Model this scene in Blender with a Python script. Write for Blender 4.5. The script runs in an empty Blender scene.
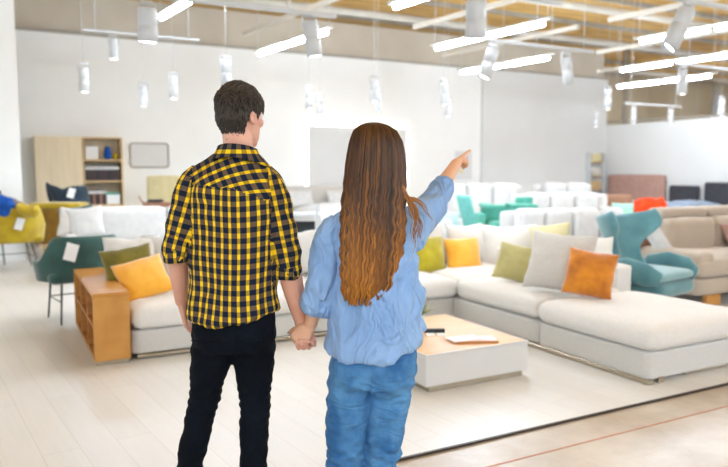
import bpy, bmesh, math, random
from mathutils import Vector, Matrix, noise, Euler
PI = math.pi
random.seed(7)
C = bpy.context.scene.collection
S = bpy.context.scene

# ------------------------------------------------------------------ camera geometry
CAM_H, FPX, PITCH, YAW = 1.5, 684.0, math.atan(63.5/684), math.radians(28)
CY, SY = math.cos(YAW), math.sin(YAW)
def W(xc, yc, z=0.0):                       # camera-heading frame (right, forward, up) -> world
    return Vector((xc*CY + yc*SY, -xc*SY + yc*CY, z))
def A(px, py, d):                           # a sight line followed to distance d: (right, forward, up)
    a = (px-364)/FPX; b = -(py-233.5)/FPX
    yc = math.cos(PITCH) + b*math.sin(PITCH); zc = -math.sin(PITCH) + b*math.cos(PITCH)
    t = d/yc
    return Vector((a*t, d, CAM_H + zc*t))
def ray(px, py):
    v = A(px, py, 1.0); return W(v.x, v.y, v.z-CAM_H)
def GZ(px, py, z=0.0):
    r = ray(px, py); t = (z-CAM_H)/r.z; return Vector((r.x*t, r.y*t, z))
def GY(px, py, Y):
    r = ray(px, py); t = Y/r.y; return Vector((r.x*t, Y, CAM_H+r.z*t))
def GX(px, py, X):
    r = ray(px, py); t = X/r.x; return Vector((X, r.y*t, CAM_H+r.z*t))

# ------------------------------------------------------------------ materials
def lin(c):
    return tuple(((v/255)/12.92 if v/255 <= .04045 else ((v/255+.055)/1.055)**2.4) for v in c) + (1.0,)
MATS = {}
def add_wrinkle(nt, p, coord, scale, dist, stretch=(1,1,.6)):
    mp = nt.nodes.new('ShaderNodeMapping'); mp.inputs['Scale'].default_value = stretch; nt.links.new(coord, mp.inputs['Vector'])
    n = nt.nodes.new('ShaderNodeTexNoise'); n.inputs['Scale'].default_value = scale; n.inputs['Detail'].default_value = 2.5; n.inputs['Distortion'].default_value = 1.3
    nt.links.new(mp.outputs[0], n.inputs['Vector'])
    a = nt.nodes.new('ShaderNodeMath'); a.operation = 'SUBTRACT'; a.inputs[1].default_value = .5; nt.links.new(n.outputs['Fac'], a.inputs[0])
    b = nt.nodes.new('ShaderNodeMath'); b.operation = 'ABSOLUTE'; nt.links.new(a.outputs[0], b.inputs[0])
    bp = nt.nodes.new('ShaderNodeBump'); bp.invert = True; bp.inputs['Strength'].default_value = 1; bp.inputs['Distance'].default_value = dist
    nt.links.new(b.outputs[0], bp.inputs['Height'])
    if p.inputs['Normal'].is_linked:
        nt.links.new(p.inputs['Normal'].links[0].from_socket, bp.inputs['Normal'])
    nt.links.new(bp.outputs[0], p.inputs['Normal'])
def mat(name, rgb, rough=.6, metal=0, rgb2=None, scale=8, bump=0, bscale=200, sheen=0, coat=0, stretch=(1,1,1), emit=0, wrk=None, spec=.5, trans=0, ior=1.45, sss=0):
    m = bpy.data.materials.new(name); m.use_nodes = True
    nt = m.node_tree; p = nt.nodes['Principled BSDF']
    p.inputs['Base Color'].default_value = lin(rgb)
    p.inputs['Roughness'].default_value = rough; p.inputs['Metallic'].default_value = metal
    p.inputs['Specular IOR Level'].default_value = spec
    p.inputs['Sheen Weight'].default_value = sheen; p.inputs['Coat Weight'].default_value = coat
    p.inputs['Transmission Weight'].default_value = trans; p.inputs['IOR'].default_value = ior
    if sss:
        p.inputs['Subsurface Weight'].default_value = sss; p.inputs['Subsurface Radius'].default_value = (1,.35,.15); p.inputs['Subsurface Scale'].default_value = .01
    tc = nt.nodes.new('ShaderNodeTexCoord'); mp = nt.nodes.new('ShaderNodeMapping')
    mp.inputs['Scale'].default_value = stretch
    nt.links.new(tc.outputs['Object'], mp.inputs['Vector'])
    if rgb2 is not None:
        n = nt.nodes.new('ShaderNodeTexNoise'); n.inputs['Scale'].default_value = scale; n.inputs['Detail'].default_value = 5
        nt.links.new(mp.outputs[0], n.inputs['Vector'])
        r = nt.nodes.new('ShaderNodeValToRGB'); r.color_ramp.elements[0].position = .35; r.color_ramp.elements[1].position = .65
        r.color_ramp.elements[0].color = lin(rgb); r.color_ramp.elements[1].color = lin(rgb2)
        nt.links.new(n.outputs['Fac'], r.inputs[0]); nt.links.new(r.outputs[0], p.inputs['Base Color'])
    if bump:
        n2 = nt.nodes.new('ShaderNodeTexNoise'); n2.inputs['Scale'].default_value = bscale; n2.inputs['Detail'].default_value = 3
        nt.links.new(mp.outputs[0], n2.inputs['Vector'])
        b = nt.nodes.new('ShaderNodeBump'); b.inputs['Strength'].default_value = bump; b.inputs['Distance'].default_value = .01
        nt.links.new(n2.outputs['Fac'], b.inputs['Height']); nt.links.new(b.outputs[0], p.inputs['Normal'])
    if emit:
        p.inputs['Emission Color'].default_value = lin(rgb); p.inputs['Emission Strength'].default_value = emit
    if wrk:
        add_wrinkle(nt, p, tc.outputs['Object'], *wrk)
    MATS[name] = m
    return m

M_wall = mat('white painted wall', (245,244,241), .8, rgb2=(242,241,238), scale=1.5)
M_wall_dim = mat('upper wall dimmed in beige', (206,196,180), .8, rgb2=(198,187,170), scale=1.2)  # the weaker light high on the wall is put into this beige
M_part = mat('white partition board', (220,219,216), .7, rgb2=(216,215,212), scale=.8)
M_farwall = mat('sand coloured far wall', (200,186,160), .85, rgb2=(192,176,148), scale=.6)
M_col = mat('grey column paint', (190,192,190), .6, rgb2=(180,182,180), scale=4)
M_wood_ceiling = mat('timber ceiling deck', (226,184,110), .8, rgb2=(186,142,74), scale=1.3, stretch=(.5,5,1), bump=.2, bscale=20)
M_beam = mat('grey painted steel', (176,170,158), .6, rgb2=(160,154,142), scale=3)
M_duct = mat('pale painted duct', (212,206,194), .5, rgb2=(202,196,184), scale=2)
M_sofa = mat('off white sofa linen', (226,221,214), .9, rgb2=(219,214,207), scale=60, bump=.25, bscale=500, sheen=.2)
M_sofa_base = mat('light grey sofa base linen', (208,204,197), .9, rgb2=(202,198,191), scale=60, bump=.25, bscale=500, sheen=.1)
M_greige = mat('greige cushion linen', (205,199,190), .9, rgb2=(196,190,181), scale=80, bump=.3, bscale=450, sheen=.2)
M_taupe = mat('taupe sofa fabric', (186,170,152), .9, rgb2=(178,162,144), scale=70, bump=.25, bscale=400, sheen=.2)
M_metal = mat('brushed champagne metal', (190,180,160), .3, metal=1, rgb2=(175,165,146), scale=20, stretch=(.2,5,5))
M_steel = mat('dark steel', (60,56,52), .4, metal=.8, rgb2=(50,46,42), scale=20)
M_oak = mat('honey oak', (204,148,74), .38, rgb2=(184,124,54), scale=3.0, stretch=(1.2,14,1.2), bump=.05, bscale=60)
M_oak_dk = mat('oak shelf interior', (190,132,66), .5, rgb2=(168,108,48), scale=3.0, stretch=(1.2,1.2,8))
M_oak_lt = mat('light oak table top', (226,176,116), .3, rgb2=(214,160,98), scale=2.5, stretch=(1,12,1))
M_birch = mat('pale birch veneer', (230,212,180), .6, rgb2=(222,202,168), scale=2, stretch=(6,6,.6))
M_birch2 = mat('birch cabinet edge', (214,184,138), .6, rgb2=(204,172,124), scale=2, stretch=(6,6,.6))
M_lacq = mat('white grey lacquer', (214,211,206), .35, rgb2=(210,207,202), scale=3)
M_yel = mat('bright orange velvet', (250,184,58), .8, rgb2=(240,164,36), scale=5, sheen=.6)
M_org = mat('burnt orange velvet', (216,134,20), .8, rgb2=(176,96,6), scale=7, sheen=.5)
M_olive = mat('olive velvet', (124,112,20), .85, rgb2=(98,88,12), scale=6, sheen=.5)
M_lime = mat('yellow olive velvet', (188,172,20), .85, rgb2=(158,142,12), scale=6, sheen=.5)
M_khaki = mat('khaki velvet', (188,178,118), .85, rgb2=(170,158,98), scale=6, sheen=.4)
M_straw = mat('pale straw fabric', (222,210,166), .9, rgb2=(212,198,150), scale=6)
M_wht = mat('white cotton', (213,211,208), .9, rgb2=(205,203,200), scale=12, bump=.15, bscale=120, sheen=.2)
M_wool = mat('white bobbly wool', (232,228,220), .95, rgb2=(218,213,204), scale=90, bump=.6, bscale=120)
M_teal = mat('dusty teal velvet', (90,138,142), .8, rgb2=(74,120,126), scale=5, sheen=.5, bump=.1, bscale=200)
M_green = mat('dark petrol green velvet', (50,88,80), .8, rgb2=(38,72,66), scale=6, sheen=.4)
M_aqua = mat('aqua green plastic weave', (96,178,160), .6, rgb2=(76,158,138), scale=10)
M_aqua2 = mat('light aqua fabric', (120,196,186), .7, rgb2=(100,182,172), scale=10)
M_mint = mat('mint cotton', (170,220,200), .9, rgb2=(160,210,190), scale=10)
M_paleblue = mat('pale blue cotton', (188,218,220), .9, rgb2=(178,210,212), scale=10)
M_mustard = mat('mustard velvet', (196,166,18), .8, rgb2=(170,140,8), scale=5, sheen=.4)
M_dkmust = mat('dark mustard velvet', (142,104,14), .85, rgb2=(122,86,8), scale=5, sheen=.3)
M_navy = mat('navy felt', (40,58,74), .9, rgb2=(30,46,60), scale=8, sheen=.2)
M_blue = mat('cobalt blue cloth', (20,84,170), .9, rgb2=(14,66,140), scale=8)
M_grey = mat('grey brown cloth', (128,118,112), .9, rgb2=(112,102,96), scale=8)
M_char = mat('charcoal fabric', (62,62,68), .9, rgb2=(52,52,58), scale=8)
M_bluegrey = mat('blue grey bedding', (132,146,166), .9, rgb2=(150,162,180), scale=6)
M_rose = mat('rose brown upholstery', (176,140,128), .9, rgb2=(166,128,116), scale=6)
M_brown = mat('tan brown leather', (164,122,98), .6, rgb2=(150,108,84), scale=6)
M_red = mat('vermilion cloth', (238,72,20), .9, rgb2=(222,58,10), scale=8)
M_tag = mat('white paper tag', (244,244,242), .7, rgb2=(240,240,238), scale=5)
M_ink = mat('black print', (30,40,40), .5, rgb2=(24,34,34), scale=20)
M_kraft = mat('tan card', (200,140,80), .7, rgb2=(190,128,70), scale=20)
M_pink = mat('pale pink paper', (244,232,234), .6, rgb2=(240,222,224), scale=18)
M_lamp = mat('white lamp enamel', (206,207,207), .4, rgb2=(198,199,199), scale=6)
M_black = mat('black plastic', (34,40,44), .4, rgb2=(28,34,38), scale=10)
M_binder = mat('dark plum binder', (70,56,58), .6, rgb2=(60,46,48), scale=30)
M_leaf = mat('yellow green leaf', (150,150,60), .6, rgb2=(110,120,40), scale=30)
M_pot = mat('white glazed pot', (232,230,226), .3, rgb2=(226,224,220), scale=8)
M_redline = mat('red floor tape', (196,140,110), .5, rgb2=(188,126,96), scale=6)
M_edge = mat('dark edge strip', (58,44,36), .4, rgb2=(48,36,30), scale=12)
M_panel = mat('matt grey panel', (222,221,219), .8, rgb2=(219,218,216), scale=2)
M_frame = mat('taupe picture frame', (160,150,142), .6, rgb2=(150,140,132), scale=10)
M_skin = mat('fair skin', (224,170,146), .5, rgb2=(214,156,132), scale=9, sss=.15)
M_skin2 = mat('warm fair skin', (228,178,146), .5, rgb2=(220,166,132), scale=9, sss=.15)
M_eye = mat('eye white', (235,235,232), .2, rgb2=(228,228,226), scale=20)
M_iris = mat('brown iris', (60,40,26), .2, rgb2=(50,32,20), scale=40)
M_jeans = mat('mid blue denim', (88,142,186), .9, rgb2=(46,98,148), scale=11, bump=.25, bscale=400, stretch=(1,1,.6), wrk=(9,.028,(.6,.6,1.6)))
M_pants = mat('black navy chino', (12,19,28), .9, spec=.15, rgb2=(7,12,19), scale=7, bump=.2, bscale=400)
M_shirt_b = mat('sky blue chambray', (144,177,216), .85, rgb2=(128,163,208), scale=5, bump=.12, bscale=450, sheen=.15, wrk=(6.5,.075,(1.4,1,.6)))
M_shoe = mat('white leather shoe', (225,223,220), .5, rgb2=(215,213,210), scale=10)
M_shoe_d = mat('dark leather shoe', (40,34,30), .4, rgb2=(30,26,22), scale=10)
M_tube = mat('lit fluorescent tube', (224,238,255), .5, emit=84)
M_lens = mat('lit spotlight lens', (255,253,250), .5, emit=20)
M_glow = mat('lit panel strip', (255,255,250), .5, emit=1.7)

def floor_mat():
    m = bpy.data.materials.new('white laminate planks'); m.use_nodes = True; nt = m.node_tree; p = nt.nodes['Principled BSDF']
    tc = nt.nodes.new('ShaderNodeTexCoord'); mp = nt.nodes.new('ShaderNodeMapping'); mp.inputs['Rotation'].default_value = (0,0,math.radians(90-6.5))
    nt.links.new(tc.outputs['Object'], mp.inputs[0])
    b = nt.nodes.new('ShaderNodeTexBrick'); b.inputs['Color1'].default_value = lin((232,229,223)); b.inputs['Color2'].default_value = lin((227,223,217))
    b.inputs['Mortar'].default_value = lin((212,207,200)); b.inputs['Scale'].default_value = 1; b.inputs['Mortar Size'].default_value = .0022
    b.inputs['Brick Width'].default_value = 1.9; b.inputs['Row Height'].default_value = .19; b.inputs['Mortar Smooth'].default_value = .2
    nt.links.new(mp.outputs[0], b.inputs['Vector'])
    n = nt.nodes.new('ShaderNodeTexNoise'); n.inputs['Scale'].default_value = 2.2; n.inputs['Detail'].default_value = 6
    m2 = nt.nodes.new('ShaderNodeMapping'); m2.inputs['Scale'].default_value = (1,14,1); nt.links.new(mp.outputs[0], m2.inputs[0]); nt.links.new(m2.outputs[0], n.inputs['Vector'])
    mx = nt.nodes.new('ShaderNodeMixRGB'); mx.blend_type = 'MULTIPLY'; mx.inputs['Fac'].default_value = .10
    nt.links.new(b.outputs['Color'], mx.inputs[1]); nt.links.new(n.outputs['Fac'], mx.inputs[2]); nt.links.new(mx.outputs[0], p.inputs['Base Color'])
    p.inputs['Roughness'].default_value = .35
    return m
def tile_mat():
    m = bpy.data.materials.new('polished sand coloured concrete'); m.use_nodes = True; nt = m.node_tree; p = nt.nodes['Principled BSDF']
    tc = nt.nodes.new('ShaderNodeTexCoord')
    n = nt.nodes.new('ShaderNodeTexNoise'); n.inputs['Scale'].default_value = 1.3; n.inputs['Detail'].default_value = 8; n.inputs['Roughness'].default_value = .65
    nt.links.new(tc.outputs['Object'], n.inputs['Vector'])
    r = nt.nodes.new('ShaderNodeValToRGB'); r.color_ramp.elements[0].position = .38; r.color_ramp.elements[1].position = .64
    r.color_ramp.elements[0].color = lin((176,158,134)); r.color_ramp.elements[1].color = lin((206,194,176))
    nt.links.new(n.outputs['Fac'], r.inputs[0]); nt.links.new(r.outputs[0], p.inputs['Base Color'])
    n3 = nt.nodes.new('ShaderNodeTexNoise'); n3.inputs['Scale'].default_value = 5; nt.links.new(tc.outputs['Object'], n3.inputs['Vector'])
    r3 = nt.nodes.new('ShaderNodeMapRange'); r3.inputs[3].default_value = .24; r3.inputs[4].default_value = .42
    nt.links.new(n3.outputs['Fac'], r3.inputs[0]); nt.links.new(r3.outputs[0], p.inputs['Roughness'])
    return m
M_floor = floor_mat(); M_tile = tile_mat()

def plaid_mat():
    m = bpy.data.materials.new('yellow navy plaid cotton'); m.use_nodes = True; nt = m.node_tree; p = nt.nodes['Principled BSDF']
    uv = nt.nodes.new('ShaderNodeUVMap'); uv.uv_map = 'UVMap'
    sx = nt.nodes.new('ShaderNodeSeparateXYZ'); nt.links.new(uv.outputs[0], sx.inputs[0])
    def wave(out, pitch, lo, hi, off=0):      # 1 inside the stripe
        a = nt.nodes.new('ShaderNodeMath'); a.operation = 'MULTIPLY_ADD'; a.inputs[1].default_value = 1/pitch; a.inputs[2].default_value = off; nt.links.new(out, a.inputs[0])
        b = nt.nodes.new('ShaderNodeMath'); b.operation = 'PINGPONG'; b.inputs[1].default_value = .5; nt.links.new(a.outputs[0], b.inputs[0])
        c = nt.nodes.new('ShaderNodeMapRange'); c.inputs[1].default_value = lo; c.inputs[2].default_value = hi; nt.links.new(b.outputs[0], c.inputs[0])
        return c.outputs[0]
    v = wave(sx.outputs[0], .0355, .325, .36)            # yellow vertical stripes (about 35 per cent of the pitch)
    h = wave(sx.outputs[1], .037, .23, .29)            # light rows
    v2 = wave(sx.outputs[0], .035, .085, .06, 0)       # thin line in the dark ground
    def mix(f, a, b):
        x = nt.nodes.new('ShaderNodeMixRGB'); nt.links.new(f, x.inputs[0])
        for i, s in ((1,a),(2,b)):
            if isinstance(s, tuple): x.inputs[i].default_value = s
            else: nt.links.new(s, x.inputs[i])
        return x.outputs[0]
    dark = mix(h, lin((20,31,50)), lin((98,80,62)))
    yel = mix(h, lin((164,132,34)), lin((246,202,28)))
    col = mix(v, dark, yel)
    nt.links.new(col, p.inputs['Base Color']); p.inputs['Roughness'].default_value = .9; p.inputs['Specular IOR Level'].default_value = .2
    add_wrinkle(nt, p, nt.nodes.new('ShaderNodeTexCoord').outputs['Object'], 9, .03, (1.6,1.2,.6))
    return m
M_plaid = plaid_mat()

def hair_mat(name, stops, stretch, bump=.5):
    m = bpy.data.materials.new(name); m.use_nodes = True; nt = m.node_tree; p = nt.nodes['Principled BSDF']
    at = nt.nodes.new('ShaderNodeAttribute'); at.attribute_name = 'tone'
    r = nt.nodes.new('ShaderNodeValToRGB'); cr = r.color_ramp
    cr.elements[0].position = stops[0][0]; cr.elements[0].color = lin(stops[0][1]); cr.elements[1].position = stops[-1][0]; cr.elements[1].color = lin(stops[-1][1])
    for s in stops[1:-1]:
        e = cr.elements.new(s[0]); e.color = lin(s[1])
    tc = nt.nodes.new('ShaderNodeTexCoord'); mp = nt.nodes.new('ShaderNodeMapping'); mp.inputs['Scale'].default_value = stretch
    n = nt.nodes.new('ShaderNodeTexNoise'); n.inputs['Scale'].default_value = 40; n.inputs['Detail'].default_value = 4
    nt.links.new(tc.outputs['Object'], mp.inputs[0]); nt.links.new(mp.outputs[0], n.inputs['Vector'])
    a = nt.nodes.new('ShaderNodeMath'); a.operation = 'MULTIPLY_ADD'; a.inputs[1].default_value = .5; a.inputs[2].default_value = -.25; nt.links.new(n.outputs['Fac'], a.inputs[0])
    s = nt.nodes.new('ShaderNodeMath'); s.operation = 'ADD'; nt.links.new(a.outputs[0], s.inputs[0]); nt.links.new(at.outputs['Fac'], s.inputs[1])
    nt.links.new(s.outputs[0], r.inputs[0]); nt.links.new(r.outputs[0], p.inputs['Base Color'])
    b = nt.nodes.new('ShaderNodeBump'); b.inputs['Strength'].default_value = bump; b.inputs['Distance'].default_value = .003
    nt.links.new(n.outputs['Fac'], b.inputs['Height']); nt.links.new(b.outputs[0], p.inputs['Normal'])
    p.inputs['Roughness'].default_value = .45; p.inputs['Specular IOR Level'].default_value = .3
    return m
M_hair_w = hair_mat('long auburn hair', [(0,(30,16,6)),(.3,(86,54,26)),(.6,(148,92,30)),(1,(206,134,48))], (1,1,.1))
M_hair_m = hair_mat('short dark brown hair', [(0,(28,22,18)),(.5,(62,52,42)),(1,(96,82,64))], (1,1,.5))

# ------------------------------------------------------------------ object helpers
def thing(name, label, cat, loc=(0,0,0), rotz=0, group=None):
    o = bpy.data.objects.new(name, None); C.objects.link(o); o.empty_display_size = .1
    o.location = loc; o.rotation_euler = (0,0,rotz); o['label'] = label; o['category'] = cat
    if group: o['group'] = group
    return o
def tag(o, label, cat, group=None):
    o['label'] = label; o['category'] = cat
    if group: o['group'] = group
    return o
def link(name, me, m, parent=None, smooth=True, loc=None, rot=None):
    o = bpy.data.objects.new(name, me); C.objects.link(o)
    if m: me.materials.append(m)
    if smooth:
        me.polygons.foreach_set('use_smooth', [True]*len(me.polygons))
    if parent: o.parent = parent
    if loc is not None: o.location = loc
    if rot is not None: o.rotation_euler = rot
    return o
def mesh_of(V, F, name='m'):
    me = bpy.data.meshes.new(name); me.from_pydata([tuple(v) for v in V], [], F); me.validate(); me.update()
    return me
def obj(name, VF, m, parent=None, smooth=True, loc=None, rot=None):
    return link(name, mesh_of(VF[0], VF[1], name), m, parent, smooth, loc, rot)
def join(*parts):
    V, F = [], []
    for v, f in parts:
        o = len(V); V += list(v); F += [tuple(i+o for i in q) for q in f]
    return V, F
def copy_tree(o, parent=None):
    c = o.copy(); C.objects.link(c); c.parent = parent
    for ch in o.children: copy_tree(ch, c)
    return c
def struct(o):
    o['kind'] = 'structure'; return o
def bm_vf(bm):
    bm.verts.index_update()
    V = [v.co.copy() for v in bm.verts]; F = [tuple(v.index for v in f.verts) for f in bm.faces]; bm.free(); return V, F
def box(lo, hi, bev=0, seg=2):
    bm = bmesh.new(); bmesh.ops.create_cube(bm, size=1)
    for v in bm.verts:
        v.co = Vector([lo[i] + (v.co[i]+.5)*(hi[i]-lo[i]) for i in range(3)])
    if bev: bmesh.ops.bevel(bm, geom=bm.edges[:], offset=bev, segments=seg, affect='EDGES', profile=.5)
    return bm_vf(bm)
def softbox(lo, hi, r=.05, crown=.02, n=14, puff=.0, wr=.0, seed=0):
    """rounded upholstery block with a domed top"""
    lo, hi = Vector(lo), Vector(hi); c = (lo+hi)/2; h = (hi-lo)/2
    bm = bmesh.new(); bmesh.ops.create_cube(bm, size=2); bmesh.ops.subdivide_edges(bm, edges=bm.edges[:], cuts=n, use_grid_fill=True)
    for v in bm.verts:
        u = v.co.copy()
        e = [math.copysign(min(1, abs(t)*1.0)**.8, t) for t in u]     # crowd the rows to the edges
        p = Vector([e[i]*h[i] for i in range(3)])
        rr = min(r, h.x*.98, h.y*.98, h.z*.98)
        inn = Vector([max(-(h[i]-rr), min(h[i]-rr, p[i])) for i in range(3)])
        d = p-inn
        if d.length > 1e-7: p = inn + d.normalized()*rr if max(abs(u.x), abs(u.y), abs(u.z)) > .999 else p
        fx, fy, fz = 1-(p.x/h.x)**2, 1-(p.y/h.y)**2, 1-(p.z/h.z)**2
        if p.z > 0: p.z += crown*max(0,fx)**.6*max(0,fy)**.6
        p.x += math.copysign(puff*max(0,fy)*max(0,fz), p.x)*(abs(p.x)/h.x)
        p.y += math.copysign(puff*max(0,fx)*max(0,fz), p.y)*(abs(p.y)/h.y)
        if wr:
            k = noise.noise_vector((p+Vector((seed*7.1,seed,0)))*6)*wr + noise.noise_vector((p+Vector((seed*3.1,seed,0)))*18)*wr*.4
            p += k*(1 if p.z > -h.z*.5 else .2)
        v.co = c+p
    return bm_vf(bm)
def pillow(w, h, t, seed=0, wr=.008, n=22, dent=.0):
    """throw pillow: stands on its lower edge, w along x, h along z, t thick along y"""
    V, F = [], []; idx = {}
    for side in (0, 1):
        for i in range(n+1):
            for j in range(n+1):
                u, v = -1+2*i/n, -1+2*j/n
                if side == 1 and (i in (0,n) or j in (0,n)):
                    idx[(1,i,j)] = idx[(0,i,j)]; continue
                x = u*w/2*(1-.07*(1-v*v)); z = h/2 + v*h/2*(1-.07*(1-u*u))
                th = t/2*((max(0,1-abs(u)**2.4))*(max(0,1-abs(v)**2.4)))**.55
                th *= 1 - dent*math.exp(-((u)**2*6 + (v-1)**2*3))
                z -= dent*.25*h*math.exp(-(u*u*9))*max(0,v)**2
                y = (-1 if side == 0 else 1)*th
                p = Vector((x,y,z)); q = p*9 + Vector((seed*5.3, seed*2.1+side*3, 0))
                p += noise.noise_vector(q)*wr + noise.noise_vector(q*2.7)*wr*.4
                if not(i in (0,n) or j in (0,n)):
                    p.y += (abs(math.sin(math.atan2(v,u)*4+seed))*-.004)*(-1 if side == 0 else 1)*(abs(u*v))
                idx[(side,i,j)] = len(V); V.append(p)
    for side in (0,1):
        for i in range(n):
            for j in range(n):
                q = (idx[(side,i,j)], idx[(side,i+1,j)], idx[(side,i+1,j+1)], idx[(side,i,j+1)])
                F.append(q if side == 0 else q[::-1])
    return V, F
def frame_of(d, side):
    d = d.normalized(); s = (side - d*side.dot(d))
    if s.length < 1e-4: s = d.orthogonal()
    s.normalize(); return s, d.cross(s).normalized()
def tube(pts, rad, side=None, segs=14, cap=True, dome=False):
    pts = [Vector(p) for p in pts]; n = len(pts)
    if not isinstance(rad, (list, tuple)): rad = [rad]*n
    V, F = [], []; s = Vector(side) if side is not None else (pts[1]-pts[0]).orthogonal()
    for i, p in enumerate(pts):
        d = (pts[min(i+1,n-1)]-pts[max(i-1,0)])
        a, b = frame_of(d, s); s = a if side is None else Vector(side)
        r = rad[i]; ra, rb = (r if isinstance(r, (list,tuple)) else (r, r))
        for k in range(segs):
            t = 2*PI*k/segs; V.append(p + a*ra*math.cos(t) + b*rb*math.sin(t))
    for i in range(n-1):
        for k in range(segs):
            F.append((i*segs+k, i*segs+(k+1)%segs, (i+1)*segs+(k+1)%segs, (i+1)*segs+k))
    if cap:
        d0 = (pts[0]-pts[1]).normalized(); d1 = (pts[-1]-pts[-2]).normalized()
        r0 = rad[0] if not isinstance(rad[0], (list,tuple)) else min(rad[0]); r1 = rad[-1] if not isinstance(rad[-1], (list,tuple)) else min(rad[-1])
        a = len(V); V.append(pts[0] + d0*(r0*.7 if dome else 0)); b = len(V); V.append(pts[-1] + d1*(r1*.7 if dome else 0))
        for k in range(segs):
            F.append((a, (k+1)%segs, k)); F.append((b, (n-1)*segs+k, (n-1)*segs+(k+1)%segs))
    return V, F
def spline(pts, n=8):
    """Catmull-Rom through pts (Vectors, any dimension up to 4 packed as tuples)"""
    P = [tuple(p) for p in pts]; P = [P[0]]+P+[P[-1]]; out = []
    for i in range(1, len(P)-2):
        for k in range(n):
            t = k/n; a, b, c, d = P[i-1], P[i], P[i+1], P[i+2]
            out.append(tuple(.5*((2*b[j]) + (-a[j]+c[j])*t + (2*a[j]-5*b[j]+4*c[j]-d[j])*t*t + (-a[j]+3*b[j]-3*c[j]+d[j])*t**3) for j in range(len(b))))
    out.append(P[-2]); return out
def rings(R, segs=40, pw=2.0, zf=None):
    """stack of horizontal rings (cx, cy, cz, rx, ry, yaw)"""
    V, F = [], []; n = len(R)
    for i, (cx, cy, cz, rx, ry, yw) in enumerate(R):
        for k in range(segs):
            t = 2*PI*k/segs; ct, st = math.cos(t), math.sin(t)
            x = rx*math.copysign(abs(ct)**(2/pw), ct); y = ry*math.copysign(abs(st)**(2/pw), st)
            V.append(Vector((cx + x*math.cos(yw)-y*math.sin(yw), cy + x*math.sin(yw)+y*math.cos(yw), cz + (zf(i,t) if zf else 0))))
    up = R[-1][2] > R[0][2]
    for i in range(n-1):
        for k in range(segs):
            q = (i*segs+k, i*segs+(k+1)%segs, (i+1)*segs+(k+1)%segs, (i+1)*segs+k)
            F.append(q if up else q[::-1])
    for i, fl in ((0, up), (n-1, not up)):
        c = len(V); V.append(sum((V[i*segs+k] for k in range(segs)), Vector())/segs)
        for k in range(segs):
            q = (c, i*segs+(k+1)%segs, i*segs+k); F.append(q if fl else q[::-1])
    return V, F
def ball(c, r, segs=16, rot=None):
    r = r if isinstance(r, (tuple,list)) else (r,r,r)
    bm = bmesh.new(); bmesh.ops.create_uvsphere(bm, u_segments=segs, v_segments=max(8,segs//2+2), radius=1)
    for v in bm.verts:
        p = Vector((v.co.x*r[0], v.co.y*r[1], v.co.z*r[2]))
        if rot: p.rotate(rot)
        v.co = p + Vector(c)
    return bm_vf(bm)
def fuse(parts, voxel, smooth=4, name='f'):
    """merge closed shapes into one continuous skin"""
    V, F = join(*parts); me = mesh_of(V, F, name)
    o = bpy.data.objects.new('tmp', me); C.objects.link(o)
    r = o.modifiers.new('r', 'REMESH'); r.mode = 'VOXEL'; r.voxel_size = voxel; r.adaptivity = 0
    if smooth:
        s = o.modifiers.new('s', 'SMOOTH'); s.iterations = smooth; s.factor = .5
    dg = bpy.context.evaluated_depsgraph_get(); dg.update()
    m2 = bpy.data.meshes.new_from_object(o.evaluated_get(dg)); bpy.data.objects.remove(o); bpy.data.meshes.remove(me)
    return m2
def displace(me, fn):
    nor = [v.normal.copy() for v in me.vertices]
    for v, n in zip(me.vertices, nor):
        v.co = v.co + n*fn(v.co, n)
    me.update()
def ss(a, b, x):
    t = max(0, min(1, (x-a)/(b-a))); return t*t*(3-2*t)

def folds(p, d, f, k=1.0, seed=0):
    """soft ridged cloth folds running along direction d"""
    d = Vector(d).normalized(); a = p.dot(d); q = p - d*a
    n = noise.noise(q*f + d*(a*f*.22) + Vector((seed,seed*2,0))); m = noise.noise(q*f*2.1 + d*(a*f*.5) + Vector((seed+9,0,seed)))
    return ((1-abs(n)*2.2)*.7 + (1-abs(m)*2.2)*.3)*k
# ------------------------------------------------------------------ people
def set_uv(me, fn):
    uv = me.uv_layers.new(name='UVMap')
    for p in me.polygons:
        c = Vector()
        for vi in p.vertices: c += me.vertices[vi].co
        c /= len(p.vertices); reg = fn(c, None)
        for li in p.loop_indices:
            uv.data[li].uv = fn(me.vertices[me.loops[li].vertex_index].co, reg)
def set_tone(me, tones):
    a = me.attributes.new('tone', 'FLOAT', 'POINT'); a.data.foreach_set('value', tones)
def seg_dist(p, a, b):
    ab = b-a; t = max(0, min(1, (p-a).dot(ab)/ab.length_squared)); return (p-(a+ab*t)).length, t
HEAD = [(.055,.0,.018,.016),(.048,.012,.036,.034),(.030,.035,.050,.064),(.010,.065,.060,.086),(.002,.095,.068,.094),(0,.125,.073,.098),(-.002,.155,.076,.100),(-.006,.185,.072,.093),(-.010,.210,.056,.072),(-.012,.228,.032,.042),(-.012,.2345,.012,.016)]
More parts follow.
